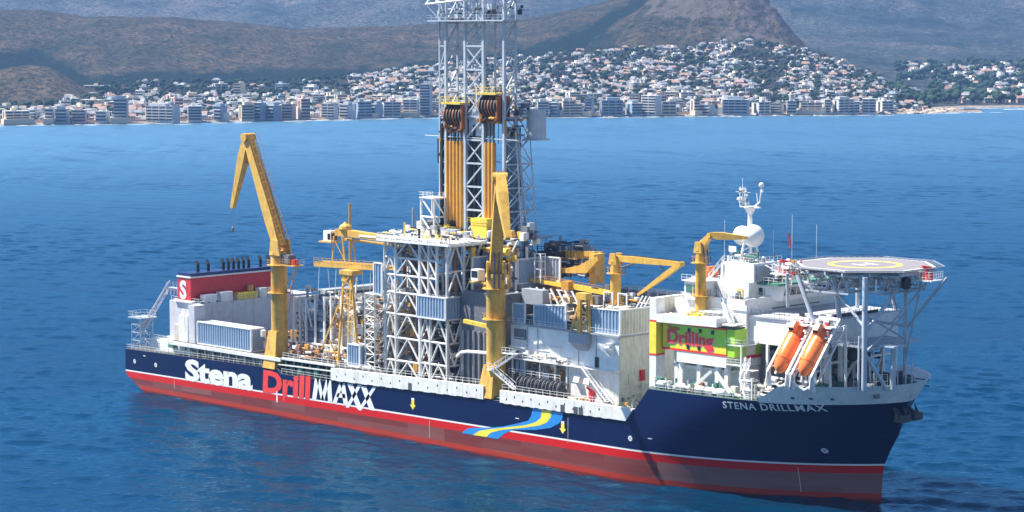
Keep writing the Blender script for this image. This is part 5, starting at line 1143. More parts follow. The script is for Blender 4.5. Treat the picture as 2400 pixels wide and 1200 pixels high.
clutter(WH, 185, 192, -8, -1, 44.3, 45.8, 50, ['white2','green','mid','white'], name='roof_antennas', seed=71, sz=(.2,1.0)); clutter(WH, 186, 197, -6, 12, 40.6, 41.8, 60, ['white2','green','dark','orange','white'], name='roof_gear', seed=72, sz=(.2,1.2))
stair(WH, (182.0,-9.5,40.6), (184.6,-8.2,44.3), .9)
t = thing('rescue_boat', 'small orange rescue boat behind the slim yellow crane', 'rescue boat', (178.5,-7,40.6)); b = MB(); b.lathe([(0,-2.4),(.7,-1.8),(.95,0),(.7,1.8),(0,2.4)], (178.6,-5,41.2), 'y', n=10); b.build('hull', 'boat', t, smooth=True); MB().box(178.1,179.1,-6,-4,41.7,42.6).build('canopy', 'boat', t)
b = MB(); b.box(176,180,-8,-2,40.2,40.5); b.box(177.5,179.5,-6.5,-3.5,36.8,40.2); b.build('boat_platform', 'white2', WH)
# radar mast with two domes
MS = group('radar_mast', SHIP, 'white radar mast with two round domes and forked antenna arms')
for dx, dy in ((-1.4,-1.2),(1.4,-1.2),(1.2,1.4),(-1.2,1.4)): strut('mast_leg', (186.2+dx,-2+dy,44.3), (186.2+dx*.25,-2+dy*.25,50.8), .24, 'white2', MS)
for z in (46,48): strut('mast_brace', (185,-3,z), (187.4,-1,z+1.6), .13, 'white2', MS)
for x, y, z, r, w in ((187.5,-2.6,49.1,2.25,'larger round white radar dome on the mast, to the right'),(183.9,-1.6,48.9,1.95,'smaller white radar dome on the mast, to the left')):
    b = MB(); b.lathe([(max(.01, r*math.sin(PI*k/14)), -r*math.cos(PI*k/14)) for k in range(15)], (x,y,z), n=24); b.build('radar_dome', 'white2', MS, label=w, smooth=True)
b = MB(); b.lathe([(.5,50.2),(.45,53.2),(1.3,54.6),(1.3,54.9),(0,54.9)], (186,-1.8,0), n=12); b.box(183.6,188.6,-2.2,-1.4,54.6,54.85); b.build('mast_head', 'white2', MS)
b = MB()
for dx in (-2.6,-1.9,-1.3): b.tube((186+dx,-1.8,54.8), (186+dx,-1.8,58.6), .1, n=5)
for z in (55.6,56.5,57.4,58.2): b.tube((183,-1.8,z), (185.2,-1.8,z), .06, n=4); b.tube((184.1,-2.6,z+.2), (184.1,-1,z+.2), .06, n=4)
b.tube((182.3,-1.8,57.6),(186,-1.8,57.6),.06,n=4); b.tube((184,-1.8,58.6),(184,-1.8,60.4),.05,n=4); b.build('antenna_array', 'white2', MS, kind='stuff')
clutter(MS, 183.2, 185.2, -2.4, -1.2, 55, 58.4, 26, ['white2','dark','white'], name='antenna_fittings', seed=73, sz=(.15,.5))
b = MB(); b.tube((187,-1.8,54.8),(188.4,-1.8,55.8),.18,n=6); b.tube((188.4,-1.8,55.6),(188.8,-1.8,58.6),.15,n=6); b.lathe([(max(.01,.55*math.sin(PI*k/8)), -.55*math.cos(PI*k/8)) for k in range(9)], (188.8,-1.8,59.2), n=12); b.box(188.9,189.2,-2,-1.6,57.8,58.5); b.tube((187.6,-1.8,57.6),(187.9,-1.8,55.5),.08,n=4); b.build('antenna_arm', 'white2', MS)
b = MB(); b.box(182.6,184.4,-4.2,-4.0,45.8,46.9); b.build('radar_scanner', 'white2', MS)
for x, y, h in ((183,-6,8),(190.5,0,6),(192,4,9),(195,8,7)): strut('whip_aerial', (x,y,44.2), (x,y,44.2+h), .04, 'white2', MS)
t = thing('flag', 'dark red and blue flag furled on a thin pole behind the radar domes', 'flag', (193,2,43)); strut('pole', (193,2,41), (192.6,2,50), .06, 'mid', t); b = MB(); b.quad((192.62,2,49.8),(192.9,2.2,49.6),(193.3,1.8,47.2),(192.9,2.1,46.6)); b.quad((192.9,2.2,49.6),(192.7,2.3,49.0),(193.5,2,46.2),(193.3,1.8,47.2)); b.build('cloth', 'red', t)

# ================================================================== helideck
HD = group('helideck', SHIP, 'octagonal grey helideck on lattice supports over the bow'); hc = Vector((212.8,0,45.1)); HRd = 13.6
def ngon(r, z, n=8, ph=PI/8): return [(hc.x+r*math.cos(2*PI*k/n+ph), hc.y+r*math.sin(2*PI*k/n+ph), z) for k in range(n)]
b = MB(); t0 = ngon(HRd, 44.7); t1 = ngon(HRd, 45.1); i = len(b.v); b.v += t0+t1; b.f.append(tuple(range(7,-1,-1))); b.f.append(tuple(range(8,16))); b.mi += [0,0]
for k in range(8): b.f.append((k,(k+1)%8,8+(k+1)%8,8+k)); b.mi.append(0)
b.build('deck_plate', 'helideck', HD)
def ring(r0, r1, z, n=64):
    b = MB()
    for k in range(n): a, c = 2*PI*k/n, 2*PI*(k+1)/n; b.quad((hc.x+r0*math.cos(a),r0*math.sin(a),z),(hc.x+r1*math.cos(a),r1*math.sin(a),z),(hc.x+r1*math.cos(c),r1*math.sin(c),z),(hc.x+r0*math.cos(c),r0*math.sin(c),z))
    return b
ring(6.1,7.1,45.11).build('landing_circle', 'limeyellow', HD)
b = MB(); e = Vector((.707,.707)); fz_ = lambda u, v: (hc.x+u*.26+v*.966, u*.966-v*.26, 45.112)
for u0,u1,v0,v1 in ((-1.9,-1.3,-2,2),(1.3,1.9,-2,2),(-1.3,1.3,-.3,.3)): b.quad(fz_(u0,v0), fz_(u0,v1), fz_(u1,v1), fz_(u1,v0))
b.build('letter_H', 'white2', HD, label='white letter H at the centre of the helideck')
o8 = ngon(HRd+.03, 45.13); o8b = ngon(HRd-.5, 45.13)
b = MB(); [b.quad(o8b[k], o8[k], o8[(k+1)%8], o8b[(k+1)%8]) for k in range(8)]; b.build('perimeter_line', 'white2', HD)
n0 = ngon(HRd+.1, 44.8); n1 = ngon(HRd+1.7, 45.25)
for k in range(8):
    b = MB(); a0, a1, c1, c0 = [Vector(q) for q in (n0[k], n0[(k+1)%8], n1[(k+1)%8], n1[k])]; b.tube(c0, c1, .09, n=4)
    for j in range(11): t = j/10; b.tube(a0.lerp(a1,t), c0.lerp(c1,t), .05, n=4)
    for j in range(1,5): t = j/5; b.tube(a0.lerp(c0,t), a1.lerp(c1,t), .03, n=3)
    b.build('safety_net', 'grey', HD)
# girder grid under the deck
def hw(x): 
    d = abs(x-hc.x); return HRd*.92 if d < 5 else HRd*.92-(d-5)*1.0
for k in range(7):
    x = hc.x-12+k*4; w = hw(x); strut('floor_beam', (x,-w,44.3), (x,w,44.3), .35, 'derrick', HD, 'box', .7)
for y in (-11,-5.5,0,5.5,11):
    w = hw(hc.x+y); strut('truss_top_chord', (hc.x-w,y,43.9), (hc.x+w,y,43.9), .4, 'derrick', HD, 'box'); strut('truss_bottom_chord', (hc.x-w+1,y,40.6), (hc.x+w-2,y,40.6), .34, 'derrick', HD, 'box')
    n = 7
    for j in range(n):
        xa = hc.x-w+1+(2*w-3)*j/n; xb = hc.x-w+1+(2*w-3)*(j+1)/n; strut('truss_web', (xa,y,40.6 if j%2 else 43.9), (xb,y,43.9 if j%2 else 40.6), .2, 'derrick', HD, 'box')
for x in (hc.x-10,hc.x-4,hc.x+3,hc.x+9): 
    w = hw(x)*.85; strut('cross_chord', (x,-w,40.6), (x,w,40.6), .3, 'derrick', HD, 'box')
    for j in range(5): ya = -w+2*w*j/5; strut('truss_web', (x,ya,43.9 if j%2 else 40.6), (x,ya+2*w/5,40.6 if j%2 else 43.9), .16, 'derrick', HD, 'box')
for p, q, r in (((221.2,-11.2,22.9),(221.0,-11,44),.5),((220.4,-11.8,22.9),(220.3,-11.6,33),.22),((219.6,4,22.4),(219.4,4,43.5),.32),((206.8,-13.0,43.5),(210.8,-13,34.9),.4),((211.5,-8,43.8),(211.5,-6,34.9),.42),((221.2,-11.2,33.6),(223.6,-2,43.6),.34),((221.2,-11,34.5),(211.4,-9.5,42.5),.28),((221.4,-3,34.9),(224.8,4.5,43.0),.22),((219.6,4,33),(226,8,43),.22),((219.6,4,33.5),(212,-2,34.9),.22),((221.2,-11,30.2),(219.6,4,30.8),.22),((221.2,-11,30),(219.6,4,36),.18),((221.2,-11,37),(219.6,4,31),.18),((221.1,-11.2,30),(223.4,-7.0,22.9),.34),((224,-6,22.9),(224,-6,31.5),.45),((209.6,14.6,34.9),(210,11,43.6),.4),((203.5,-12,43.6),(203,-11,37),.3),((203,11,43.6),(203,11,34.9),.35),((219.4,4,26),(224.5,2,43),.16)): strut('support_leg', p, q, r*1.15, 'derrick', HD)
MB().box(223.4,226.6,-9.5,-5.5,31.2,31.5).build('lookout_platform', 'derrick', HD); MB().box(212,219.6,-8,8,30.2,30.6).build('mid_platform', 'derrick', HD)
rails(HD, 'derrick', [(212,-8,30.6),(219.6,-8,30.6)], [(219.6,-8,30.6),(219.6,8,30.6)], step=1.4)
clutter(HD, 204, 222, -10, 10, 41, 43.6, 70, ['derrick','white2','mid','grey'], name='service_pipes', seed=81, sz=(.2,1.1))
for (x, y, w_, lab) in ((226.3,1.0,'r','red foam monitor on the caged platform at the right helideck edge'),(200.5,-8.8,'l','red foam monitor on the white platform at the left helideck edge')):
    t = thing('foam_monitor', lab, 'fire monitor', (x,y,42)); b = MB(); b.tube((x,y,43.2),(x,y,45.4),.4,n=8); b.box(x-.9,x+.9,y-.8,y+.8,43.2,44.3); b.build('stand', 'red', t); b = MB(); b.tube((x-.2,y-1.2,45.6),(x+.2,y+1.0,45.2),.3,n=8); b.build('nozzle', 'red', t)
    b = MB(); b.box(x-2.3,x+2.3,y-1.8,y+1.8,42.9,43.15); p_ = b.build('monitor_platform', 'white2', HD)
    for q in (((x-2.3,y-1.8,43.15),(x+2.3,y-1.8,43.15)),((x+2.3,y-1.8,43.15),(x+2.3,y+1.8,43.15)),((x-2.3,y+1.8,43.15),(x-2.3,y-1.8,43.15))): c_ = MB(); c_.rail(q, h=1.6, step=.7, rails=3); c_.build('cage', 'white2', HD)
    for s in (-1,1): strut('platform_brace', (x-4,y+s*1.4,44.6), (x+.4,y+s*1.4,43), .16, 'white2', HD, 'box')
q = MB(); q.lathe([(0,-.35),(1.2,-.35),(1.2,.35),(0,.35)], (224.6,-3.2,42.6), 'x', n=14); q.build('hose_drum', 'rubber', HD)
clutter(HD, 199, 203.5, -10, -6, 42.6, 45.3, 46, ['white2','orange','red','white2','mid'], name='platform_gear', seed=82, sz=(.2,.8))
stair(HD, (199.2,-6,40.6), (203,-9.4,44.4), 1.0)

# ================================================================== free fall lifeboats in their launching frames
for i, x in enumerate((208.9, 214.6)):
    p0 = Vector((x-1.3, -19.6, 25.7)); p1 = Vector((x-1.0, -13.6, 33.3)); d = (p1-p0).normalized(); L = (p1-p0).length+1.5; sx = Vector((1,0,0)); up_ = sx.cross(d).normalized()
    if up_.y > 0: up_ = -up_
    t = thing('lifeboat', ('orange free fall lifeboat in the left launching frame at the bow, nose down', 'orange free fall lifeboat in the right launching frame at the bow, nose down')[i], 'lifeboat', p0, 'orange free fall lifeboats')
    prof = [(0,0),(.7,.35),(1.25,1.1),(1.62,2.4),(1.78,4.2),(1.75,6.4),(1.55,8.0),(1.2,L-1.2),(1.0,L-.6)]; b = MB(); n = 16; i0 = 0
    for r, h in prof:
        for k in range(n):
            a = 2*PI*k/n; u, w = math.cos(a)*r, math.sin(a)*r*(1.12 if math.sin(a) > 0 else .95)
            if h > 1 and abs(math.cos(a)) > .8: u *= 1.04
            b.v.append(tuple(p0+d*h+sx*u+up_*w))
    for j in range(len(prof)-1):
        for k in range(n): b.f.append((j*n+k, j*n+(k+1)%n, (j+1)*n+(k+1)%n, (j+1)*n+k)); b.mi.append(0)
    b.f.append(tuple((len(prof)-1)*n+k for k in range(n))); b.mi.append(0); b.build('hull', 'boat', t, smooth=True)
    b = MB(); c0 = p0+d*(L-3.1)+up_*1.6; q = lambda o, w, h: [c0+d*o-sx*w, c0+d*o+sx*w]
    b.hexa([c0-sx*.8, c0+sx*.8, c0+d*2.2+sx*.75, c0+d*2.2-sx*.75], [c0+up_*1.0+d*.5-sx*.6, c0+up_*1.0+d*.5+sx*.6, c0+up_*1.0+d*2.0+sx*.6, c0+up_*1.0+d*2.0-sx*.6]); w_ = b.build('conning_tower', 'boat', t)
    b = MB(); b.hexa([c0+up_*.45+d*.12-sx*.5, c0+up_*.45+d*.12+sx*.5, c0+up_*.45+d*.3+sx*.5, c0+up_*.45+d*.3-sx*.5], [c0+up_*.85+d*.35-sx*.5, c0+up_*.85+d*.35+sx*.5, c0+up_*.85+d*.5+sx*.5, c0+up_*.85+d*.5-sx*.5]); b.build('window', 'glass', w_)
    b = MB()
    for s in (-1,1): b.tube(p0+d*2+sx*1.6*s+up_*.55, p0+d*(L-1.5)+sx*1.5*s+up_*.55, .07, n=5)
    b.tube(p0+d*3.9-sx*1.8, p0+d*3.9+up_*2.0, .05, n=4); b.tube(p0+d*3.9+up_*2.0, p0+d*3.9+sx*1.8, .05, n=4); b.build('fender_line', 'dark', t)
    for k_ in range(4):
        c_ = p0+d*(3.2+k_*1.25)-sx*1.62+up_*.75; w2 = MB(); w2.hexa([c_-d*.22, c_+d*.22, c_+d*.22+sx*.12, c_-d*.22+sx*.12], [c_-d*.22+up_*.32, c_+d*.22+up_*.32, c_+d*.22+up_*.32+sx*.2, c_-d*.22+up_*.32+sx*.2]); w2.build('porthole', 'glass', t)
    for o_ in (2.6, 6.9):
        c_ = p0+d*o_; w2 = MB(); w2.path([c_+sx*1.72*math.cos(a_*PI/8)+up_*1.86*math.sin(a_*PI/8) for a_ in range(9)], .05, n=4); w2.build('seam_band', 'red', t)
    q = MB(); q.lathe([(.0,0),(.35,.1),(.5,.5),(.0,.5)], p0+d*L, 'z', n=8); q.build('propeller_guard', 'red', t)
    fr = group('lifeboat_frame', SHIP, ('left white slanted launching frame holding a lifeboat', 'right white slanted launching frame holding a lifeboat')[i])
    for s in (-2.3,2.3):
        a = p0+sx*s-d*.2+up_*.2; c = p0+sx*s+d*(L+1.6)+up_*.2; a2 = a-up_*2.2; c2 = c-up_*2.2
        strut('launch_rail', a, c, .42, 'white2', fr, 'box'); strut('launch_rail', a2+d*1, c2, .34, 'white2', fr, 'box')
        for k in range(4): f = k/4; strut('brace', a.lerp(c, f+.08), a2.lerp(c2, f+.25), .2, 'white2', fr, 'box')
        strut('leg', a+d*.6, (a.x, a.y+.9, 22.9), .5, 'white2', fr, 'box'); strut('leg', a2.lerp(c2,.45), (a.x, a2.lerp(c2,.45).y+.6, 22.0), .4, 'white2', fr, 'box'); strut('leg', c2, (c2.x, c2.y+.3, 21), .4, 'white2', fr, 'box')
        strut('toe', a, a+Vector((-.5,.3,-2.3)), .3, 'white2', fr, 'box')
        strut('toe', (a.x, a.y+.5, 24.2), (a.x+2.6*(1 if s < 0 else -1), a.y+1, 22.9), .3, 'white2', fr, 'box')
    for f in (0,.5,1): strut('cross_beam', p0-sx*2.3-up_*2.1+d*(L*f), p0+sx*2.3-up_*2.1+d*(L*f), .34, 'white2', fr, 'box')
    top = p0+d*(L+1.4); strut('head_beam', top-sx*2.1+up_*.4, top+sx*2.1+up_*.4, .5, 'white2', fr, 'box')
    clutter(fr, x-2.6, x+.6, top.y-1.4, top.y+.8, top.z-2.0, top.z+.3, 34, ['white2','white2','dark'], name='release_gear', seed=90+i, sz=(.3,1.0))
    clutter(fr, x+.4, x+1.4, -15.5, -13.5, 31, 33.4, 20, ['red','rust','white2'], name='frame_gear', seed=95+i, sz=(.2,.8))
    MB().box(x-3.4,x+1.4,-14.6,-11.8,34.2,34.45).build('head_platform', 'white2', fr); 
    for s_ in (-2.3,2.3):
        c_ = MB(); c_.rail([(x-1+s_,-14.4,34.45),(x-1+s_,-12,34.45)], h=1.1, step=1.1); c_.build('railing', 'white2', fr)
# deck gear at the bow
clutter(SHIP, 200, 205.5, -19.5, -15.5, 20.0, 23.5, 50, ['white2','white','cream','dirty'], seed=97, sz=(.3,1.2))
clutter(SHIP, 216, 222, -9, 9, 20.6, 22.8, 50, ['dark','mid','grey','green'], seed=98, sz=(.5,1.8))
b = MB(); b.tube((224,0,20.6),(224,0,28.6),.16,n=6); b.tube((223,-1,26.5),(225,1,26.5),.06,n=4); b.build('bow_jackstaff', 'derrick', SHIP)
for k in range(6): strut('bow_post', (219+k*1.0,-7.5+k*1.1,22.5), (219+k*1.0,-7.5+k*1.1,27.0), .1, 'derrick', SHIP)
# ================================================================== the seaside town
M['apt_white'] = mat('apartment_render', (.74,.71,.66), .8, dirt=.2, var=.1, scale=.05); M['apt_cream'] = mat('apartment_cream', (.70,.58,.42), .8, var=.12, scale=.05)
M['apt_grey'] = mat('apartment_blue_grey', (.34,.42,.50), .7, var=.1, scale=.05); M['apt_pink'] = mat('apartment_pink', (.62,.42,.34), .8, var=.1, scale=.05)
M['apt_glass'] = mat('apartment_windows', (.045,.065,.085), .25, var=.5, scale=.4)
M['terracotta'] = mat('terracotta_roof', (.33,.20,.155), .85, var=.25, scale=.1); M['slate'] = mat('grey_roof', (.20,.21,.23), .8, var=.3, scale=.1)
M['leaf'] = mat('tree_leaves', (.030,.055,.028), .9, var=.6, scale=.18, spec=.1); M['bark'] = mat('tree_bark', (.09,.06,.04), .9)
M['foam'] = mat('sea_foam', (.82,.84,.85), .9, var=.1)
TR = random.Random(11)
_c = {}
def cube(m):
    if m not in _c:
        me = bpy.data.meshes.new('block_piece'); b = MB().box(-.5,.5,-.5,.5,0,1); me.from_pydata(b.v, [], b.f); me.materials.append(M[m]); _c[m] = me
    return _c[m]
def piece(name, m, par, x, y, z, sx, sy, sz):
    o = bpy.data.objects.new(name, cube(m)); C.objects.link(o); o.parent = par; o.location = (x,y,z); o.scale = (sx,sy,sz); return o
WORDS = ['first','second','third','fourth','fifth','sixth','seventh','eighth','ninth','tenth','eleventh','twelfth','thirteenth','fourteenth','fifteenth','sixteenth','seventeenth','eighteenth','nineteenth']
TENS = {20:'twent',30:'thirt',40:'fort',50:'fift',60:'sixt',70:'sevent',80:'eight',90:'ninet'}
def ordw(n):
    if n < 20: return WORDS[n-1]
    t = TENS[n//10*10]; return t+'ieth' if n % 10 == 0 else t+'y '+WORDS[n%10-1]
NUM = ['zero','one','two','three','four','five','six','seven','eight','nine','ten','eleven','twelve','thirteen','fourteen','fifteen','sixteen','seventeen','eighteen','nineteen','twenty','twenty one','twenty two']
CNAME = {'apt_white':'white','apt_cream':'cream','apt_grey':'blue grey','apt_pink':'pinkish'}
LIST = [(0,42,213,232),(60,104,219,236),(88,114,220,238),(125,160,214,232),(8,70,262,289),(108,128,256,287),(134,162,257,287),(170,204,258,286),(228,256,262,286),(268,302,233,285),(340,424,250,284),(440,474,250,283),(505,530,252,283),(562,595,250,283),(198,262,200,213),(190,245,233,250),(160,228,217,232),(320,340,212,236),(395,410,222,240),(500,536,196,213),(552,573,195,226),(571,600,222,246),
(650,676,196,212),(680,716,215,232),(712,748,203,216),(700,725,235,280),(755,792,248,279),(768,806,215,235),(830,868,243,277),(876,891,248,276),(896,940,244,276),(945,982,238,275),(986,1012,202,274),(625,656,250,281),(664,692,248,281),(602,620,244,282),(800,826,250,278),
(1258,1286,243,274),(1290,1312,245,274),(1312,1346,238,270),(1372,1390,234,272),(1405,1460,240,273),(1505,1548,228,272),(1550,1584,242,271),(1585,1628,216,238),(1620,1636,236,271),(1640,1688,236,258),(1692,1756,237,270),(1640,1672,250,271),(1842,1866,240,268),(1872,1926,243,267),(1930,1946,235,266),(1950,2000,235,266),(2001,2014,240,266),(2018,2052,233,265),(2054,2090,238,264),(1212,1240,246,275),(1345,1366,246,272),(1470,1500,246,272),(1764,1800,244,270),(1806,1834,246,269)]
blocks = []
for (a, c, yt, yb_) in LIST: blocks.append((a, c, yt, yb_))
occ = [(a, c) for a, c, yt, yb_ in LIST if yb_ > 262]
for k in range(96):
    px = TR.uniform(-20, 2120); w = TR.uniform(9, 40); yb_ = interp(SH, px)-TR.uniform(8, 42); h = TR.uniform(7, 24); blocks.append((px, px+w, yb_-h, yb_))
def v_for_row(px, y):     # where the photo row y meets the town ground
    v0 = v_sh(px); lo, hi = v0+10, v0+740
    for _ in range(24):
        m_ = (lo+hi)/2; yy = HY+(CAM.z-town_z(px, m_))*FPX/m_
        if yy > y: lo = m_
        else: hi = m_
    return lo
blocks.sort(key=lambda q: (q[0]+q[1])/2)
ang0 = math.atan2(RGT.y, RGT.x); USED = []
for n, (a, c, yt, yb_) in enumerate(blocks):
    px = (a+c)/2; v = v_for_row(px, min(yb_, interp(SH, px)-3)); z0 = town_z(px, v); u = uof(px, v); W = (c-a)*v/FPX*1.0; H = max(6, (yb_-yt)*v/FPX+ (z0-z0)); dep = TR.uniform(9, 14)
    mm = TR.choices(['apt_white','apt_cream','apt_grey','apt_pink'], [6,2,2.2,1])[0]
    if (a, c) in ((268,302),(986,1012),(340,424),(1405,1460)): mm = 'apt_grey' if a != 340 else 'apt_white'
    st = max(2, min(20, round(H/3.1))); fh = H/st
    wd = 'wide' if W > 2.0*H else ('tall' if H > 1.3*W else 'square')
    t = thing('apartment_block', '%s %s %s storey block of flats, %s from the left in town' % (wd, CNAME[mm], NUM[st], ordw(n+1) if n < 99 else 'hundred and '+ordw(n-98) if n > 99 else 'hundredth'), 'apartment block', ground_pt(u, v, z0-1.5), 'apartment blocks along the seafront')
    if 'hundred' in t['label']: t['label'] = '%s %s %s storey block of flats, %s from the right in town' % (wd, CNAME[mm], NUM[st], ordw(len(blocks)-n))
    rot = ang0+TR.uniform(-.7,.65); t.rotation_euler = (0,0,rot); W2 = W*.93
    USED.append((px, yb_, (c-a)/2))
    piece('wall', mm, t, 0, 0, 0, W2, dep, H+1.5)
    for s in range(st):
        zz = 1.5+s*fh
        piece('window_band', 'apt_glass', t, 0, -dep/2-.05, zz+fh*.32, W2*.92, .35, fh*.5)
        if s: piece('balcony', mm if s % 3 else 'apt_white', t, 0, -dep/2-.5, zz-.1, W2*.96, 1.5, fh*.28)
    for q in range(max(1, int(W2/7))): 
        if q: piece('pier', mm, t, -W2/2+W2*q/max(1,int(W2/7)), -dep/2-.35, 1.5, .7, 1.0, H)
    if n % 3 == 0: piece('penthouse', mm, t, TR.uniform(-.15,.15)*W2, 1, H+1.9, W2*.6, dep*.7, 3.0)
    if n % 4 == 1: piece('wing', 'apt_white', t, W2*TR.choice((-.5,.5)), 1.5, 0, W2*.4, dep*.8, H*TR.uniform(.4,.75))
    if n % 5 == 2: piece('podium', 'apt_cream', t, 0, -dep*.5, 0, W2*1.25, dep*.9, 5.5)
    piece('side_window_band', 'apt_glass', t, -W2/2-.05, 0, 2.5, .2, dep*.3, H*.85)
    piece('roof', 'slate' if TR.random() < .5 else 'apt_white', t, 0, 0, H+1.5, W2*1.02, dep*1.04, .5); piece('lift_house', mm, t, TR.uniform(-.2,.2)*W2, 0, H+2, min(5, W2*.3), 4, 2.6)
# houses
HV = []
def house_mesh(kind, wall, roof):
    b = MB(); b.box(-.5,.5,-.5,.5,-.4,.75); b.cur = 1
    if kind == 'flat': b.box(-.53,.53,-.53,.53,.75,.83); b.cur = 0; b.box(-.1,.42,-.2,.5,.83,1.15)
    elif kind == 'gable': b.hexa([(-.56,-.58,.75),(.56,-.58,.75),(.56,.58,.75),(-.56,.58,.75)], [(-.5,-.02,1.15),(.5,-.02,1.15),(.5,.02,1.15),(-.5,.02,1.15)])
    else: b.hexa([(-.55,-.55,.75),(.55,-.55,.75),(.55,.55,.75),(-.55,.55,.75)], [(-.2,-.1,1.1),(.2,-.1,1.1),(.2,.1,1.1),(-.2,.1,1.1)])
    b.cur = 2
    for x0 in (-.4,-.08,.22): b.box(x0,x0+.2,-.515,-.5,.08,.3); b.box(x0,x0+.2,-.515,-.5,.42,.64)
    b.box(-.515,-.5,-.25,.2,.4,.62)
    me = bpy.data.meshes.new('house_shape'); me.from_pydata(b.v, [], b.f)
    for q in (wall, roof, 'apt_glass'): me.materials.append(M[q])
    me.polygons.foreach_set('material_index', b.mi); return me, b, (wall, roof)
for wall in ('apt_white','apt_cream','apt_pink'):
    for kind, roof in (('flat','apt_white'),('gable','terracotta'),('hip','slate'),('hip','terracotta')): HV.append((house_mesh(kind, wall, roof), kind, wall, roof))
WTS = [12,1.0,3,.8, 4,.7,1.2,.7, 1,.4,.4,.4]
cand = []
def town_density(px, v):
    v0 = v_sh(px); s = (v-v0)/750
    g = fbm(px*.012, v*.01, 3, 40)
    d = 1.0-.25*s+.9*g
    if px < 240 and s > .35: return 0
    if px < 820 and s > .62: d -= .45
    if px > 1200: d -= .10
    if px > 1700: d -= .12
    return d
for k in range(9300):
    px = TR.uniform(-60, 2170); v0 = v_sh(px); s = TR.random()**.85; v = v0+24+s*736
    if town_density(px, v) < TR.uniform(.35, 1.0): continue
    w = TR.choice((3.8,5,6,7.5,10))*TR.uniform(.85,1.15); cand.append((px, v, w))
for k in range(520):     # scattered houses on the far right slope
    px = TR.uniform(2120, 2460); v0 = CAM.z*FPX/(interp(SHR, px)-HY); s = TR.uniform(.03, .42); v = v0+s*3200
    if fbm(px*.02, s*6, 3, 77) < -.02 and px < 2330: continue
    if px < 2200 and s < .3: continue
    cand.append((px, v, TR.uniform(9, 17)))
cand.sort(key=lambda q: -q[2]/q[1])
def zone(px):
    for lim, nm in ((110,'near the left frame edge'),(270,'between the knoll and the left towers'),(430,'in the left part of town'),(560,'above the aft crane'),(700,'right of the aft crane'),(850,'in mid town left of the derrick'),(1040,'just left of the derrick'),(1210,'behind the derrick'),(1330,'just right of the derrick'),(1450,'below the dark wooded gully'),(1560,'under the rocky hill, left part'),(1680,'under the rocky hill, middle part'),(1800,'above the radar mast'),(1950,'on the right shoulder of the slope'),(2120,'above the rocky point'),(3000,'on the far slope at right')):
        if px < lim: return nm
def surf_z(px, v):
    if v > v_sh(px)+1000 or px > 2175: 
        v0 = CAM.z*FPX/(interp(SHR, px)-HY); return zR(px, v, 0)
    return town_z(px, v)-.3
rest = {}
for n, (px, v, w) in enumerate(cand):
    i = TR.choices(range(12), WTS)[0]; (me, b, _), kind, wall, roof = HV[i]; u = uof(px, v); z = surf_z(px, v); h = w*TR.uniform(.5,.8); dpt = w*TR.uniform(.6,1.0); rot = ang0+TR.uniform(-.5,.5); p = ground_pt(u, v, z)
    if n < 300:
        o = bpy.data.objects.new('house', me); C.objects.link(o); o.location = p; o.rotation_euler = (0,0,rot); o.scale = (w,dpt,h)
        rw = {'flat':'flat roof','gable':'gabled %s roof' % ('red' if roof == 'terracotta' else 'grey'),'hip':'hipped %s roof' % ('red' if roof == 'terracotta' else 'grey')}[kind]
        lab = 'small %s house with a %s %s' % (CNAME[wall], rw, zone(px)); tag(o, lab, 'house', 'houses with a %s %s' % (CNAME[wall]+' wall and '+rw, zone(px)))
    else:
        cs, sn = math.cos(rot), math.sin(rot); q = rest.setdefault(wall+roof, MB()); base = len(q.v)
        q.v += [(p.x+(x*w*cs-y*dpt*sn), p.y+(x*w*sn+y*dpt*cs), p.z+zz*h) for x, y, zz in b.v]; q.f += [tuple(base+k for k in f) for f in b.f]; q.mi += b.mi; q.mats = [wall, roof, 'apt_glass']
allm = MB(); mats = ['apt_white','apt_cream','apt_pink','terracotta','slate','apt_glass']
for k_, q in rest.items():
    base = len(allm.v); allm.v += q.v; allm.f += [tuple(base+k for k in f) for f in q.f]; allm.mi += [mats.index(q.mats[m]) for m in q.mi]
allm.build('distant_houses', mats, None, 'mass of small white and red roofed houses filling the slope behind the seafront', kind='stuff')
# trees
ico = bmesh.new(); bmesh.ops.create_icosphere(ico, subdivisions=2, radius=1); icv = [v.co.copy() for v in ico.verts]; icf = [tuple(v.index for v in f.verts) for f in ico.faces]; ico.free()
def crown(b, c, r, rnd):
    # several ragged leaf clumps
    for q in range(rnd.choice((2,3,4))):
        o = Vector((rnd.uniform(-.6,.6), rnd.uniform(-.6,.6), rnd.uniform(-.1,.6)))*r; rr = r*rnd.uniform(.4,.8); i = len(b.v); ph = rnd.uniform(0,50)
        for v in icv:
            k = 1+.45*mnoise.noise(v*2.3+Vector((ph,0,0))); b.v.append(tuple(Vector(c)+o+Vector((v.x*k*rr, v.y*k*rr, v.z*k*rr*.8))))
        for f in icf:
            if rnd.random() > .12: b.f.append(tuple(i+k for k in f)); b.mi.append(0)
tvar = []
for k in range(8):
    b = MB(); crown(b, (0,0,1.2), 1.0, TR); me = bpy.data.meshes.new('tree_crown'); me.from_pydata(b.v, [], b.f); me.materials.append(M['leaf']); tvar.append((me, b))
tb_ = MB().tube((0,0,-.3),(0,0,1.0),.12,.07,n=6); tme = bpy.data.meshes.new('tree_trunk'); tme.from_pydata(tb_.v, [], tb_.f); tme.materials.append(M['bark'])
tc = []
for k in range(4200):
    px = TR.uniform(-60, 2180); v0 = v_sh(px); s = TR.random(); v = v0+35+s*720
    if TR.random() < .55 and town_density(px, v) > .85: continue
    tc.append((px, v, TR.uniform(1.8, 4.4)))
for k in range(500):
    px = TR.uniform(2100, 2460); v0 = CAM.z*FPX/(interp(SHR, px)-HY); tc.append((px, v0+TR.uniform(.02,.45)*3200, TR.uniform(4,8)))
tc.sort(key=lambda q: -q[2]/q[1]); ts = MB()
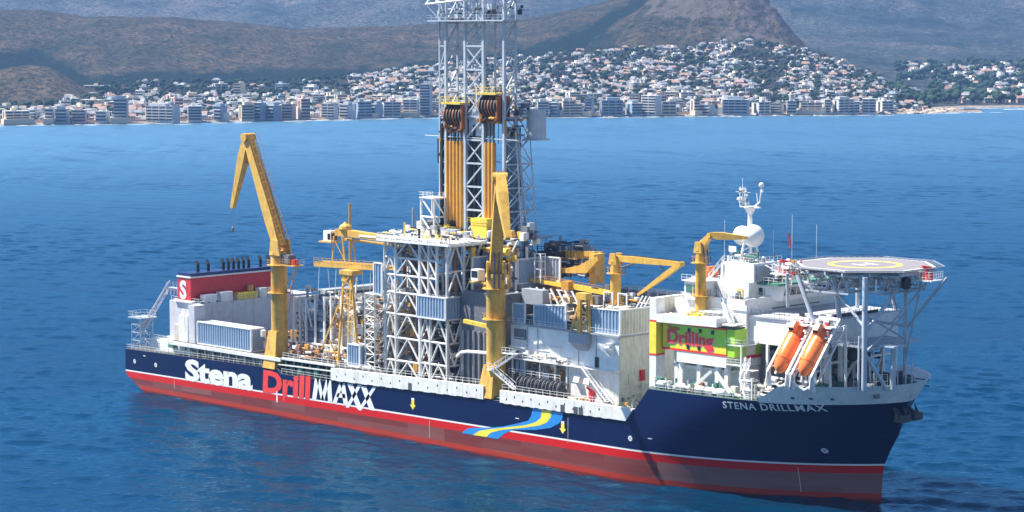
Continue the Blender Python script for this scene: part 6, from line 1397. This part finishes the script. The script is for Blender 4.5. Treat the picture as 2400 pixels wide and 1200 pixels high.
for n, (px, v, r) in enumerate(tc):
    me, b = TR.choice(tvar); p = ground_pt(uof(px, v), v, surf_z(px, v))
    if n < 140:
        t = thing('tree', 'dark green %s tree among the houses ' % ('tall broad' if r > 6.5 else 'bushy')+zone(px), 'tree', p, ('tall broad' if r > 6.5 else 'bushy')+' trees '+zone(px)); o = bpy.data.objects.new('crown', me); C.objects.link(o); o.parent = t; o.scale = (r,r,r); o = bpy.data.objects.new('trunk', tme); C.objects.link(o); o.parent = t; o.scale = (r,r,r)
    else:
        base = len(ts.v); a = TR.uniform(0,6.3); cs, sn = math.cos(a)*r, math.sin(a)*r; ts.v += [(p.x+x*cs-y*sn, p.y+x*sn+y*cs, p.z+z*r) for x, y, z in b.v]; ts.f += [tuple(base+k for k in f) for f in b.f]; ts.mi += b.mi
ts.build('distant_trees', 'leaf', None, 'dark green trees and bushes mixed in among the distant houses', kind='stuff')
# surf line and promenade
b = MB(); px = -300
while px < 2330:
    w = TR.uniform(8, 60); 
    for layer in range(2):
        if TR.random() < (.8 if layer == 0 else .4):
            o0 = TR.uniform(-4, 2)-layer*TR.uniform(8, 40); th = TR.uniform(1.5, 6)*(1 if layer == 0 else .7); N = 6
            for k in range(N):
                pa = px+w*k/N; pb = px+w*(k+1)/N; f = lambda p, k_: v_sh(p)-8+o0+2*mnoise.noise(Vector((p*.2, layer, 0))); h0 = th*math.sin(PI*(k+.05)/N); h1 = th*math.sin(PI*(k+1.05)/N)
                va, vb = f(pa, k), f(pb, k); b.quad(ground_pt(uof(pa, va-h0), va-h0, .25), ground_pt(uof(pb, vb-h1), vb-h1, .25), ground_pt(uof(pb, vb), vb, .3), ground_pt(uof(pa, va), va, .3))
    px += w*TR.uniform(.7,1.3)
px = 2150
while px < 2480:
    w = TR.uniform(8, 40); va = CAM.z*FPX/(interp(SHR, px)-HY)-20-TR.uniform(0,60); th = TR.uniform(3, 14); b.quad(ground_pt(uof(px, va), va, .25), ground_pt(uof(px+w, va+5), va+5, .25), ground_pt(uof(px+w*.8, va+th), va+th, .3), ground_pt(uof(px+w*.1, va+th), va+th, .3)); px += w*.8
b.build('surf', 'foam', None, 'thin broken white surf along the shoreline', kind='stuff')
b = MB()
for k in range(130):
    pa = -300+k*19; pb = pa+19.1
    if pb > 2080: break
    va = v_sh(pa)+16; vb = v_sh(pb)+16; za, zb = town_z(pa, va), town_z(pb, vb); a0 = ground_pt(uof(pa, va), va, za-1.5); c0 = ground_pt(uof(pb, vb), vb, zb-1.5); bk = FWD*1.2; up_ = Vector((0,0,2.9)); b.hexa([a0, c0, c0+bk, a0+bk], [a0+up_, c0+up_, c0+bk+up_, a0+bk+up_])
b.build('sea_wall', 'apt_pink', None, 'low pinkish promenade wall between the beach and the apartment blocks', cat='wall')
# rocks of the point
rk = TR; 
for k in range(46):
    px = rk.uniform(2070, 2230) if k < 34 else rk.uniform(1350, 2050); v = v_sh(px)+rk.uniform(-14, 40 if k < 34 else 2); r = rk.uniform(2.0, 6.5) if k < 34 else rk.uniform(.8, 2); i = 0; b = MB(); ph = rk.uniform(0,99); c = ground_pt(uof(px, v), v, max(0, town_z(px, v))*.6)
    for q in icv: k2 = 1+.5*mnoise.noise(q*1.6+Vector((ph,0,0))); b.v.append(tuple(c+Vector((q.x*k2*r*1.4, q.y*k2*r*1.2, q.z*k2*r*.6))))
    b.f = list(icf); b.mi = [0]*len(icf); M.setdefault('rockm', mat('shore_rock', (.42,.33,.25), .9, dirt=.4, dcol=(.15,.11,.09), var=.4, scale=.3)); b.build('boulder', 'rockm', None, ('brown shore boulder on the rocky point at the end of the town' if k < 34 else 'small brown rock at the edge of the beach'), cat='boulder', group='boulders on the rocky point' if k < 34 else 'small rocks along the beach')
